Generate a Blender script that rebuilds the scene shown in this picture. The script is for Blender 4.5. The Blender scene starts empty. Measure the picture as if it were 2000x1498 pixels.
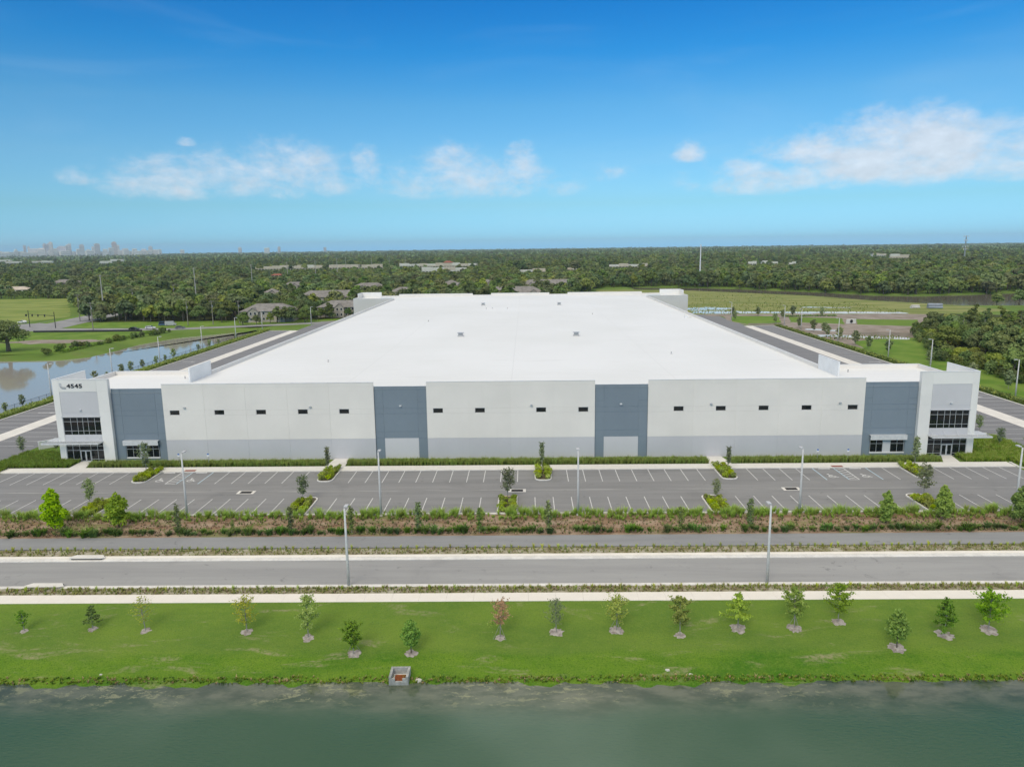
import bpy, math, random
import numpy as np
from mathutils import Matrix, Vector

R = math.radians
rnd = random.Random(7)
nrng = np.random.default_rng(11)
scene = bpy.context.scene
COL = scene.collection

# ------------------------------------------------------------------ camera
CAM_H = 37.227
def camera():
    p, r, y = 0.18341, -0.012731, 0.020053
    right = Vector((math.cos(y), math.sin(y), 0)); f0 = Vector((-math.sin(y), math.cos(y), 0)); u0 = Vector((0, 0, 1))
    fwd = math.cos(p)*f0 - math.sin(p)*u0
    up = math.cos(p)*u0 + math.sin(p)*f0
    rr = math.cos(r)*right + math.sin(r)*up
    uu = math.cos(r)*up - math.sin(r)*right
    m = Matrix((rr, uu, -fwd)).transposed().to_4x4()
    m.translation = (0, 0, CAM_H)
    cd = bpy.data.cameras.new('camera')
    cd.sensor_fit = 'HORIZONTAL'; cd.sensor_width = 36.0; cd.lens = 36*1437.1/2000
    cd.clip_start = 0.5; cd.clip_end = 60000
    co = bpy.data.objects.new('camera', cd); COL.objects.link(co); co.matrix_world = m
    scene.camera = co
camera()

# ------------------------------------------------------------------ render settings
scene.render.engine = 'CYCLES'
scene.cycles.use_denoising = True
scene.cycles.max_bounces = 6
scene.cycles.diffuse_bounces = 3
scene.cycles.glossy_bounces = 3
scene.cycles.transmission_bounces = 4
scene.cycles.transparent_max_bounces = 12
scene.cycles.volume_bounces = 0
scene.cycles.caustics_reflective = False
scene.cycles.caustics_refractive = False
scene.view_settings.view_transform = 'Standard'
scene.view_settings.look = 'None'
scene.view_settings.gamma = 1.0
scene.view_settings.use_curve_mapping = False
scene.view_settings.exposure = EXPOSURE = 0.05

# ------------------------------------------------------------------ sky and sun
SUN_EL, SUN_AZ = 40.0, 200.0       # azimuth clockwise from +Y (the view direction): behind the camera, a little left
class NT:
    """tiny helper for node trees"""
    def __init__(s, tree): s.t = tree; s.n = tree.nodes; s.l = tree.links
    def new(s, typ, **kw):
        n = s.n.new(typ)
        for k, v in kw.items(): setattr(n, k, v)
        return n
    def link(s, a, b): s.l.new(a, b)
    def put(s, sock, v):
        if isinstance(v, bpy.types.NodeSocket): s.link(v, sock)
        else: sock.default_value = v
    def math(s, op, a, b=None, c=None, clamp=False):
        n = s.new('ShaderNodeMath', operation=op); n.use_clamp = clamp
        s.put(n.inputs[0], a)
        if b is not None: s.put(n.inputs[1], b)
        if c is not None: s.put(n.inputs[2], c)
        return n.outputs[0]
    def ramp(s, v, lo, hi, smooth=True):
        n = s.new('ShaderNodeMapRange'); n.interpolation_type = 'SMOOTHSTEP' if smooth else 'LINEAR'
        s.put(n.inputs[0], v); n.inputs[1].default_value = lo; n.inputs[2].default_value = hi
        n.inputs[3].default_value = 0; n.inputs[4].default_value = 1
        return n.outputs[0]
    def noise(s, vec, scale, detail=4, rough=0.55, dist=0.0):
        n = s.new('ShaderNodeTexNoise'); n.inputs['Scale'].default_value = scale
        n.inputs['Detail'].default_value = detail; n.inputs['Roughness'].default_value = rough
        n.inputs['Distortion'].default_value = dist
        s.link(vec, n.inputs['Vector'])
        return n.outputs['Fac']
    def mix(s, fac, a, b):
        n = s.new('ShaderNodeMix', data_type='RGBA')
        s.put(n.inputs[0], fac); s.put(n.inputs[6], a); s.put(n.inputs[7], b)
        return n.outputs[2]
    def comb(s, x, y, z):
        n = s.new('ShaderNodeCombineXYZ'); s.put(n.inputs[0], x); s.put(n.inputs[1], y); s.put(n.inputs[2], z)
        return n.outputs[0]
    def sep(s, v):
        n = s.new('ShaderNodeSeparateXYZ'); s.link(v, n.inputs[0]); return n.outputs

def rgba(c): return (c[0], c[1], c[2], 1.0)

def world():
    w = bpy.data.worlds.new('World'); scene.world = w; w.use_nodes = True
    t = NT(w.node_tree); t.n.clear()
    out = t.new('ShaderNodeOutputWorld'); bg = t.new('ShaderNodeBackground'); bg.inputs[1].default_value = 0.1
    t.link(bg.outputs[0], out.inputs[0])
    sky = t.new('ShaderNodeTexSky'); sky.sky_type = 'NISHITA'; sky.sun_disc = False
    sky.sun_elevation = R(SUN_EL); sky.sun_rotation = R(SUN_AZ); sky.altitude = 0
    sky.air_density = 1.2; sky.dust_density = 0.25; sky.ozone_density = 5.0
    hs = t.new('ShaderNodeHueSaturation'); hs.inputs['Saturation'].default_value = 1.25; hs.inputs['Value'].default_value = 1.0
    t.link(sky.outputs[0], hs.inputs['Color'])
    tc = t.new('ShaderNodeTexCoord'); d = t.sep(tc.outputs['Generated'])
    el = t.math('ARCSINE', d[2])
    az = t.math('ARCTAN2', d[0], d[1])
    # deepening blue away from the horizon, the same in every direction
    deep = t.ramp(el, 0.0, 0.34, False)
    cr = t.new('ShaderNodeValToRGB'); t.link(deep, cr.inputs[0]); els = cr.color_ramp.elements
    els[0].position = 0.0; els[1].position = 1.0
    for k in range(len(SKY_TINT)-2): els.new(0.5)
    for e_, (pos, c) in zip(els, SKY_TINT): e_.position = pos
    for e_, (pos, c) in zip(els, SKY_TINT): e_.color = (c[0]/2, c[1]/2, c[2]/2, 1)
    mul = t.new('ShaderNodeVectorMath', operation='MULTIPLY'); t.link(hs.outputs[0], mul.inputs[0]); t.link(cr.outputs[0], mul.inputs[1])
    m2 = t.new('ShaderNodeVectorMath', operation='SCALE'); t.link(mul.outputs[0], m2.inputs[0]); m2.inputs[3].default_value = 2.0
    base = m2.outputs[0]
    # cumulus on the horizon: clumps with flat bases, edges broken by noise
    cv = t.comb(az, t.math('MULTIPLY', el, 1.7), 0.0)
    n1 = t.noise(cv, 17, 7, 0.62, 0.2); n2 = t.noise(cv, 60, 5, 0.65)
    nn = t.math('ADD', t.math('MULTIPLY', n1, 0.8), t.math('MULTIPLY', n2, 0.2))
    blobs = [ # azimuth deg, elevation deg of the base, half width deg, height deg, weight
        (27.5, 5.2, 8.2, 4.4, 1.25), (22.0, 6.0, 5.4, 2.4, 1.0), (33.5, 4.8, 5.0, 3.2, 1.0), (17.8, 4.2, 4.6, 2.4, .85), (13.2, 6.3, 1.7, 1.4, .8),
        (-16.5, 5.3, 5.0, 3.3, .82), (-24.0, 4.4, 5.4, 2.8, .85), (-22.8, 7.2, 1.0, .6, .7), (-30.0, 4.6, 1.6, 1.2, .55), (-13.0, 4.9, 2.0, 1.9, .5),
        (-10.6, 5.7, 1.6, 2.6, .75), (-4.5, 5.2, 4.2, 3.1, .72), (.9, 5.5, 2.0, 2.7, .8), (-8.0, 4.2, 2.2, 1.4, .5), (3.8, 4.0, 2.6, 1.5, .5), (8.0, 5.0, 2.4, 1.2, .45),
        (-19.0, 4.7, 12.5, 3.1, .74), (-3.0, 4.5, 9.5, 2.8, .70), (22.0, 4.4, 12.0, 2.6, .66), (42, 5, 6, 3, .8), (55, 5.2, 7, 3, .7), (-42, 5, 5, 3, .7), (-58, 5, 8, 3, .8)]
    dens = None
    for a, e, hw, hh, wt in blobs:
        dx = t.math('DIVIDE', t.math('SUBTRACT', az, R(a - 1.15)), R(hw))
        dy = t.math('DIVIDE', t.math('SUBTRACT', el, R(e)), R(hh))
        up = t.math('MAXIMUM', dy, 0.0); dn = t.math('MULTIPLY', t.math('MINIMUM', dy, 0.0), 2.4)
        r2 = t.math('ADD', t.math('MULTIPLY', dx, dx), t.math('ADD', t.math('MULTIPLY', up, up), t.math('MULTIPLY', dn, dn)))
        b = t.math('MULTIPLY', t.math('SUBTRACT', 1.0, r2), wt)
        dens = b if dens is None else t.math('MAXIMUM', dens, b)
    cum = t.ramp(t.math('ADD', t.math('MULTIPLY', t.math('SUBTRACT', nn, 0.5), 2.5), t.math('SUBTRACT', dens, 0.10)), 0.0, 1.15)
    cum = t.math('MULTIPLY', cum, t.ramp(dens, -0.15, 0.4))
    cum = t.math('MULTIPLY', cum, 0.80)
    # thin cirrus veil
    cz = t.comb(t.math('MULTIPLY', az, 1.0), t.math('MULTIPLY', el, 5.0), 3.0)
    veil = t.math('MULTIPLY', t.ramp(t.noise(cz, 3.2, 5, 0.55, 0.6), 0.46, 0.8), 0.09)
    # the broken grey-white layer overhead that the ponds mirror
    dz = t.math('MAXIMUM', d[2], 0.05)
    ov = t.comb(t.math('DIVIDE', d[0], dz), t.math('DIVIDE', d[1], dz), 0.0)
    ovn = t.ramp(t.noise(ov, 0.9, 6, 0.6, 0.3), 0.30, 0.62)
    over = t.math('MULTIPLY', t.ramp(d[2], 0.33, 0.62), t.math('ADD', 0.55, t.math('MULTIPLY', ovn, 0.43)))
    shade = t.math('ADD', 0.72, t.math('MULTIPLY', t.noise(cv, 40, 4, 0.6), 0.5))
    cc = t.new('ShaderNodeVectorMath', operation='SCALE'); cc.inputs[0].default_value = CLOUD; t.link(shade, cc.inputs[3])
    c1 = t.mix(veil, base, (5.2, 7.0, 8.6, 1))
    c2 = t.mix(cum, c1, cc.outputs[0])
    oc = t.mix(ovn, OVER_D, OVER_L)
    c3 = t.mix(over, c2, oc)
    t.link(c3, bg.inputs[0])

SKY_TINT = [(0.0, (.36,1.05,2.5)), (.03, (.40,.98,2.0)), (.16, (.48,.86,1.24)), (.34, (.62,.93,1.13)), (.52, (.57,.95,1.10)), (.70, (.22,.84,1.12)), (.86, (.13,.75,1.09)), (1.0, (.12,.73,1.08))]
CLOUD = (7.4, 7.9, 8.6)
OVER_D = (8.4, 7.9, 7.0, 1); OVER_L = (12.6, 11.8, 10.4, 1)
world()
sd = bpy.data.lights.new('sun', 'SUN'); sd.energy = 1.5; sd.angle = R(28); sd.color = (1.0, 0.91, 0.74)
so = bpy.data.objects.new('sun', sd); COL.objects.link(so)
_d = Vector((math.sin(R(SUN_AZ))*math.cos(R(SUN_EL)), math.cos(R(SUN_AZ))*math.cos(R(SUN_EL)), math.sin(R(SUN_EL))))
so.rotation_euler = (-_d).to_track_quat('-Z', 'Y').to_euler(); so.location = (0, 0, 200)

# ------------------------------------------------------------------ helpers: meshes, tags
def ordinal(n):
    one = ['', 'first', 'second', 'third', 'fourth', 'fifth', 'sixth', 'seventh', 'eighth', 'ninth', 'tenth', 'eleventh', 'twelfth', 'thirteenth', 'fourteenth', 'fifteenth', 'sixteenth', 'seventeenth', 'eighteenth', 'nineteenth']
    if n < 20: return one[n]
    ten = ['', '', 'twenty', 'thirty', 'forty', 'fifty', 'sixty', 'seventy', 'eighty', 'ninety'][n//10]
    return ten+'-'+one[n % 10] if n % 10 else ten[:-1]+'ieth'

def tag(o, label=None, cat=None, group=None, kind=None):
    if label: o['label'] = label
    if cat: o['category'] = cat
    if group: o['group'] = group
    if kind: o['kind'] = kind
    return o

def empty(name, loc=(0, 0, 0), rz=0.0, label=None, cat=None, group=None, scale=1.0):
    o = bpy.data.objects.new(name, None); COL.objects.link(o)
    o.location = loc; o.rotation_euler = (0, 0, rz); o.scale = (scale,)*3
    o.empty_display_size = 0.3
    return tag(o, label, cat, group)

def put(name, mesh, parent=None, loc=(0, 0, 0), rot=(0, 0, 0), scale=None):
    o = bpy.data.objects.new(name, mesh); COL.objects.link(o)
    if parent: o.parent = parent
    o.location = loc; o.rotation_euler = rot
    if scale is not None: o.scale = scale if hasattr(scale, '__len__') else (scale,)*3
    return o

class MB:
    def __init__(s): s.v = []; s.f = []; s.m = []; s.mats = []
    def mi(s, mat):
        if mat not in s.mats: s.mats.append(mat)
        return s.mats.index(mat)
    def add(s, vs, fs, mat):
        o = len(s.v); s.v.extend(vs); k = s.mi(mat)
        for f in fs: s.f.append(tuple(i+o for i in f)); s.m.append(k)
        return s
    def box(s, x0, x1, y0, y1, z0, z1, mat):
        return s.add([(x0,y0,z0),(x1,y0,z0),(x1,y1,z0),(x0,y1,z0),(x0,y0,z1),(x1,y0,z1),(x1,y1,z1),(x0,y1,z1)],
                     [(0,3,2,1),(4,5,6,7),(0,1,5,4),(1,2,6,5),(2,3,7,6),(3,0,4,7)], mat)
    def prism(s, poly, z0, z1, mat):
        n = len(poly)
        return s.add([(x,y,z0) for x,y in poly]+[(x,y,z1) for x,y in poly],
                     [tuple(range(n-1,-1,-1)), tuple(range(n,2*n))]+[(i,(i+1)%n,n+(i+1)%n,n+i) for i in range(n)], mat)
    def prismy(s, poly, y0, y1, mat):        # polygon in x,z extruded along y
        n = len(poly)
        return s.add([(x,y0,z) for x,z in poly]+[(x,y1,z) for x,z in poly],
                     [tuple(range(n)), tuple(range(2*n-1,n-1,-1))]+[((i+1)%n,i,n+i,n+(i+1)%n) for i in range(n)], mat)
    def tube(s, pts, rad, mat, n=6, cap=True):
        vs = []; fs = []; m = len(pts)
        for i, p in enumerate(pts):
            p = Vector(p); a = Vector(pts[max(i-1,0)]); b = Vector(pts[min(i+1,m-1)])
            d = (b-a).normalized(); u = d.orthogonal().normalized() if abs(d.z) < .99 else Vector((1,0,0)); w = d.cross(u)
            for k in range(n):
                an = 2*math.pi*k/n; vs.append(tuple(p + (u*math.cos(an)+w*math.sin(an))*rad[i]))
        for i in range(m-1):
            for k in range(n):
                fs.append((i*n+k, i*n+(k+1)%n, (i+1)*n+(k+1)%n, (i+1)*n+k))
        if cap: fs += [tuple(range(n-1,-1,-1)), tuple(range((m-1)*n, m*n))]
        return s.add(vs, fs, mat)
    def mesh(s, name='m', smooth=False):
        me = bpy.data.meshes.new(name); me.from_pydata(s.v, [], s.f)
        for m in s.mats: me.materials.append(m)
        me.polygons.foreach_set('material_index', s.m)
        if smooth: me.polygons.foreach_set('use_smooth', [True]*len(s.f))
        me.update(); return me
    def build(s, name, parent=None, loc=(0,0,0), rot=(0,0,0), smooth=False):
        return put(name, s.mesh(name, smooth), parent, loc, rot)

def np_mesh(name, V, F, mats, mi=None, smooth=False):
    """V (n,3); F (m,k) all faces the same size"""
    me = bpy.data.meshes.new(name); m, k = F.shape
    me.vertices.add(len(V)); me.vertices.foreach_set('co', np.ascontiguousarray(V, np.float32).ravel())
    me.loops.add(m*k); me.loops.foreach_set('vertex_index', np.ascontiguousarray(F, np.int32).ravel())
    me.polygons.add(m); me.polygons.foreach_set('loop_start', np.arange(0, m*k, k, dtype=np.int32))
    if smooth: me.polygons.foreach_set('use_smooth', np.ones(m, bool))
    for a in mats: me.materials.append(a)
    if mi is not None: me.polygons.foreach_set('material_index', np.ascontiguousarray(mi, np.int32))
    me.update(calc_edges=True); return me

# ------------------------------------------------------------------ materials
def material(name):
    m = bpy.data.materials.new(name); m.use_nodes = True
    t = NT(m.node_tree); b = t.n['Principled BSDF']
    return m, t, b

def surf(name, c1, c2=None, scale=1.0, rough=0.8, spec=0.3, bump=0.0, bscale=None, detail=5, lo=0.35, hi=0.65, c3=None, s3=8.0, f3=0.5, stretch=(1,1,1), metal=0.0):
    """two or three colours broken by noise, fine relief by bump"""
    m, t, b = material(name)
    b.inputs['Roughness'].default_value = rough; b.inputs['Specular IOR Level'].default_value = spec; b.inputs['Metallic'].default_value = metal
    if c2 is None and bump == 0: b.inputs['Base Color'].default_value = rgba(c1); return m
    tc = t.new('ShaderNodeTexCoord'); mp = t.new('ShaderNodeMapping'); mp.inputs['Scale'].default_value = stretch
    t.link(tc.outputs['Object'], mp.inputs[0]); v = mp.outputs[0]
    col = rgba(c1)
    if c2 is not None: col = t.mix(t.ramp(t.noise(v, scale, detail, 0.6), lo, hi), rgba(c1), rgba(c2))
    if c3 is not None: col = t.mix(t.math('MULTIPLY', t.ramp(t.noise(v, s3, 4, 0.6), 0.5, 0.75), f3), col, rgba(c3))
    t.put(b.inputs['Base Color'], col)
    if bump:
        bn = t.new('ShaderNodeBump'); bn.inputs['Strength'].default_value = bump; bn.inputs['Distance'].default_value = 0.1
        t.link(t.noise(v, bscale or scale*6, 4, 0.6), bn.inputs['Height']); t.link(bn.outputs[0], b.inputs['Normal'])
    return m

def foliage(name, dark, light, var=0.5, trans=0.25, hue=0.03, gain=2.1):
    dark = [c*gain for c in dark]; light = [min(c*gain, .8) for c in light]
    m, t, b = material(name); t.n.remove(b)
    out = t.n['Material Output']
    g = t.new('ShaderNodeNewGeometry'); oi = t.new('ShaderNodeObjectInfo')
    tc = t.new('ShaderNodeTexCoord')
    f = t.math('ADD', t.math('MULTIPLY', g.outputs['Random Per Island'], var), t.math('MULTIPLY', t.noise(tc.outputs['Object'], 0.7, 3), 1-var), clamp=True)
    col = t.mix(f, rgba(dark), rgba(light))
    hs = t.new('ShaderNodeHueSaturation')
    t.link(t.math('ADD', 0.5-hue, t.math('MULTIPLY', oi.outputs['Random'], 2*hue)), hs.inputs['Hue'])
    t.link(t.math('ADD', 0.72, t.math('MULTIPLY', t.math('FRACT', t.math('MULTIPLY', oi.outputs['Random'], 7.31)), 0.6)), hs.inputs['Value'])
    t.link(t.math('ADD', 0.8, t.math('MULTIPLY', t.math('FRACT', t.math('MULTIPLY', oi.outputs['Random'], 3.7)), 0.3)), hs.inputs['Saturation'])
    pn = t.ramp(t.noise(oi.outputs['Location'], .011, 3, .6), .32, .68)      # stands of darker and lighter trees
    col = t.mix(pn, t.mix(.42, col, rgba([dark[0]*.8, dark[1]*.85, dark[2]])), t.mix(.16, col, rgba([light[0]*1.25, light[1]*1.12, light[2]])))
    t.link(col, hs.inputs['Color'])
    df = t.new('ShaderNodeBsdfDiffuse'); tr = t.new('ShaderNodeBsdfTranslucent'); mx = t.new('ShaderNodeMixShader')
    gl = t.new('ShaderNodeBsdfGlossy'); gl.inputs['Roughness'].default_value = 0.45; gl.inputs['Color'].default_value = (0.5,0.5,0.5,1)
    m2 = t.new('ShaderNodeMixShader'); m2.inputs[0].default_value = 0.02
    t.link(hs.outputs[0], df.inputs[0]); t.link(hs.outputs[0], tr.inputs[0]); mx.inputs[0].default_value = trans
    t.link(df.outputs[0], mx.inputs[1]); t.link(tr.outputs[0], mx.inputs[2])
    t.link(mx.outputs[0], m2.inputs[1]); t.link(gl.outputs[0], m2.inputs[2]); t.link(m2.outputs[0], out.inputs[0])
    return m

M = {}
def mk_mats():
    # setting
    M['ground'] = surf('ground_meadow', (.105,.18,.03), (.165,.245,.05), .02, .95, .1, .4, 1.5, c3=(.16,.165,.06), s3=.09, f3=.5)
    M['lawn'] = lawn_mat()
    M['field'] = surf('field_grass', (.17,.24,.05), (.28,.32,.085), .045, .95, .1, .4, 1.2, c3=(.23,.22,.09), s3=.35, f3=.6, stretch=(.6,1.6,1))
    M['wet'] = surf('wet_meadow', (.17,.215,.055), (.29,.30,.11), .05, .95, .1, .4, 1.2, c3=(.22,.20,.10), s3=.22, f3=.7, stretch=(.5,1.8,1))
    M['bank'] = surf('bank_grass', (.11,.21,.025), (.18,.27,.045), .12, .95, .1, .4, 2., c3=(.17,.19,.06), s3=.5, f3=.5)
    M['sand'] = surf('sandy_soil', (.36,.31,.27), (.25,.21,.17), .12, .95, .1, .5, 1., c3=(.20,.19,.13), s3=.5, f3=.7)
    M['mud'] = surf('mud', (.17,.14,.10), (.24,.21,.16), .2, .8, .3, .4, 1., c3=(.12,.13,.06), s3=.4, f3=.6)
    M['straw'] = straw_mat()
    M['soil'] = surf('planting_soil', (.10,.08,.05), (.19,.17,.12), .8, .95, .1, .5, 8., c3=(.13,.14,.05), s3=1.4, f3=.7)
    M['sandverge'] = surf('verge_soil', (.24,.21,.12), (.44,.41,.33), .7, .95, .1, .5, 8., c3=(.20,.25,.07), s3=1.9, f3=.85)
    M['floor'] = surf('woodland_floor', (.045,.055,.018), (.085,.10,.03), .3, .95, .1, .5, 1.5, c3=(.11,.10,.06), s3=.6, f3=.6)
    M['mulch'] = surf('mulch', (.50,.455,.41), (.28,.24,.21), 2.2, .95, .1, .8, 12., c3=(.46,.44,.42), s3=7, f3=.7)
    M['asphalt'] = asphalt_mat('asphalt', (.215,.216,.217), (.268,.268,.267), 1)
    M['asphalt_court'] = asphalt_mat('asphalt_court', (.195,.197,.205), (.24,.242,.248), 1)
    M['road'] = asphalt_mat('road_asphalt', (.30,.30,.295), (.36,.36,.35), 2)
    M['path'] = asphalt_mat('path_asphalt', (.25,.255,.26), (.30,.305,.305), 2)
    M['street'] = surf('old_asphalt', (.25,.25,.25), (.33,.33,.33), .15, .9, .2)
    M['concrete'] = surf('concrete_paving', (.70,.68,.63), (.80,.775,.72), .35, .85, .2, .15, 14., c3=(.48,.46,.42), s3=1.4, f3=.35)
    M['kerb'] = surf('kerb_concrete', (.66,.645,.61), (.78,.765,.72), .8, .85, .2, .15, 14., c3=(.44,.43,.40), s3=3, f3=.4)
    M['walk'] = surf('walk_concrete', (.78,.74,.66), (.86,.82,.74), .3, .85, .2, .12, 12., c3=(.68,.64,.57), s3=1.2, f3=.35)
    M['paint'] = surf('white_line_paint', (.72,.72,.71), (.56,.56,.55), 3., .7, .3)
    M['paint_blue'] = surf('blue_line_paint', (.38,.56,.68), (.55,.64,.68), 2., .7, .3)
    M['paint_yellow'] = surf('yellow_kerb_paint', (.70,.47,.14), (.60,.44,.20), 2., .7, .3)
    M['red_mat'] = surf('tactile_red', (.33,.12,.085), (.26,.10,.08), 3., .8, .2)
    # warehouse
    M['wall_white'] = wall_mat('panel_offwhite', (.785,.75,.70))
    M['wall_grey'] = wall_mat('panel_grey', (.56,.555,.575))
    M['wall_blue'] = wall_mat('panel_blue', (.205,.252,.295))
    M['wall_tower'] = wall_mat('panel_tower_white', (.80,.785,.75))
    M['wall_towergrey'] = wall_mat('panel_tower_grey', (.60,.595,.61))
    M['wall_far'] = wall_mat('panel_far_grey', (.62,.61,.585))
    M['roof'] = roof_mat()
    M['coping'] = surf('white_coping', (.80,.81,.81), (.74,.75,.75), .5, .5, .4)
    M['alu'] = surf('aluminium_frame', (.50,.52,.53), None, rough=.4, spec=.5)
    M['canopy'] = surf('canopy_metal', (.66,.67,.67), (.58,.59,.60), 2., .45, .5)
    M['glass'] = glass_mat()
    M['sign_dark'] = surf('sign_dark', (.035,.035,.04), None, rough=.5)
    M['sign_grey'] = surf('sign_grey', (.40,.41,.42), None, rough=.5)
    M['sign_light'] = surf('sign_light', (.55,.56,.57), None, rough=.5)
    M['fixture'] = surf('fixture_grey', (.42,.44,.46), None, rough=.45, spec=.5)
    M['lens'] = surf('lamp_lens', (.7,.72,.74), None, rough=.2, spec=.6)
    # street things
    M['pole'] = surf('concrete_pole', (.56,.56,.56), (.66,.66,.655), 1.2, .7, .3, c3=(.47,.47,.46), s3=2.5, f3=.4)
    M['steel_dark'] = surf('dark_steel', (.03,.03,.032), None, rough=.5)
    M['galv'] = surf('galvanised', (.36,.37,.38), None, rough=.45, metal=.4)
    M['wood_pole'] = surf('wood_pole', (.30,.27,.23), (.22,.20,.17), 3., .9, .1)
    M['conc_pole'] = surf('grey_conc_pole', (.46,.45,.42), (.38,.37,.35), .5, .9, .1)
    M['iron'] = surf('drain_iron', (.025,.025,.027), None, rough=.7)
    M['rust'] = surf('rust_grate', (.36,.12,.045), (.22,.075,.035), 5., .9, .1)
    M['outfall'] = surf('weathered_concrete', (.44,.45,.43), (.30,.31,.29), 2., .9, .1, c3=(.20,.21,.18), s3=3, f3=.6)
    M['sign_blue'] = surf('sign_blue', (.06,.16,.42), None, rough=.5)
    M['sign_white'] = surf('sign_white', (.75,.76,.78), None, rough=.5)
    M['bark'] = surf('bark', (.13,.105,.08), (.21,.18,.15), 5., .95, .1)
    M['bark_grey'] = surf('bark_grey', (.26,.245,.22), (.36,.34,.32), 3., .95, .1)
    # foliage
    M['leaf_oak'] = foliage('leaf_oak', (.040,.060,.016), (.135,.17,.05))
    M['leaf_wood'] = foliage('leaf_wood', (.042,.066,.016), (.155,.195,.052))
    M['leaf_lime'] = foliage('leaf_lime', (.06,.09,.017), (.20,.235,.055))
    M['leaf_far'] = foliage('leaf_far', (.040,.060,.021), (.155,.188,.066), hue=.034)
    M['leaf_young'] = foliage('leaf_young', (.10,.145,.012), (.26,.32,.035), .7, .4, .015)
    M['leaf_dense'] = foliage('leaf_dense', (.06,.125,.014), (.17,.25,.03), .7, .35, .01)
    M['leaf_cone'] = foliage('leaf_cone', (.08,.15,.012), (.22,.30,.03), .75, .35, .01)
    M['leaf_yellow'] = foliage('leaf_yellow', (.15,.165,.02), (.33,.34,.055), .7, .4, .02)
    M['leaf_brown'] = foliage('leaf_brown', (.21,.11,.05), (.34,.20,.10), .8, .35, .01)
    M['leaf_slim'] = foliage('leaf_slim', (.05,.075,.02), (.13,.165,.05), .8, .25, .02)
    M['leaf_isle'] = foliage('leaf_isle', (.07,.095,.04), (.19,.23,.105), .8, .35, .02)
    M['leaf_shrub'] = foliage('leaf_shrub', (.09,.13,.010), (.27,.32,.025), .8, .35, .012)
    M['leaf_coontie'] = foliage('leaf_coontie', (.035,.07,.012), (.11,.17,.03), .8, .25, .02)
    M['grass_tall'] = foliage('grass_tall', (.085,.12,.014), (.25,.285,.045), .8, .4, .015)
    M['grass_green'] = foliage('grass_green', (.09,.15,.014), (.26,.35,.045), .8, .4, .012)
    M['grass_verge'] = foliage('grass_verge', (.16,.19,.03), (.34,.37,.09), .8, .4, .02)
    M['grass_straw'] = foliage('grass_straw', (.16,.11,.055), (.33,.25,.14), .8, .2, .01)
    M['turf_blade'] = foliage('turf_blade', (.075,.17,.010), (.19,.30,.030), .8, .3, .01, 1.25)
    M['bush_far'] = foliage('bush_far', (.04,.065,.015), (.13,.16,.045), .6, .3, .03)
    # backdrop
    M['shingle'] = surf('roof_shingle', (.215,.20,.185), (.29,.275,.255), .5, .95, .1, .3, 3.)
    M['stucco'] = surf('stucco_beige', (.36,.33,.28), (.44,.41,.36), .3, .9, .1)
    M['stucco_w'] = surf('stucco_white', (.60,.58,.54), (.70,.68,.64), .3, .9, .1)
    M['stucco_c'] = surf('stucco_cream', (.52,.45,.37), (.60,.53,.45), .3, .9, .1)
    M['tile_red'] = surf('roof_tile_red', (.36,.13,.085), (.28,.11,.08), .8, .9, .1)
    M['roof_grey'] = surf('flat_roof_grey', (.42,.42,.42), (.52,.52,.52), .2, .9, .1)
    M['pane_far'] = surf('pane_dark', (.02,.024,.03), None, rough=.15, spec=.6)
    for k, c in dict(a=(.80,.76,.72), b=(.84,.76,.72), c=(.66,.64,.66), d=(.88,.86,.82), e=(.68,.54,.48)).items():
        M['city_'+k] = surf('tower_stone_'+k, c, tuple(.8*x for x in c), .02, .7, .3)
    M['city_glass'] = surf('tower_glass', (.42,.45,.50), None, rough=.2, spec=.6)
    for k, c in dict(white=(.75,.75,.75), black=(.02,.02,.022), grey=(.18,.19,.20), blue=(.05,.11,.25), silver=(.45,.46,.48)).items():
        M['car_'+k] = surf('car_paint_'+k, c, None, rough=.25, spec=.6)
    M['tyre'] = surf('tyre', (.02,.02,.02), None, rough=.9)
    M['pipe'] = surf('pipe_grey', (.26,.29,.33), (.34,.37,.41), .5, .6, .3)
    M['rock'] = surf('pale_rock', (.62,.60,.55), (.5,.48,.44), 3., .9, .1)
    M['wire'] = fence_mat()

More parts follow.
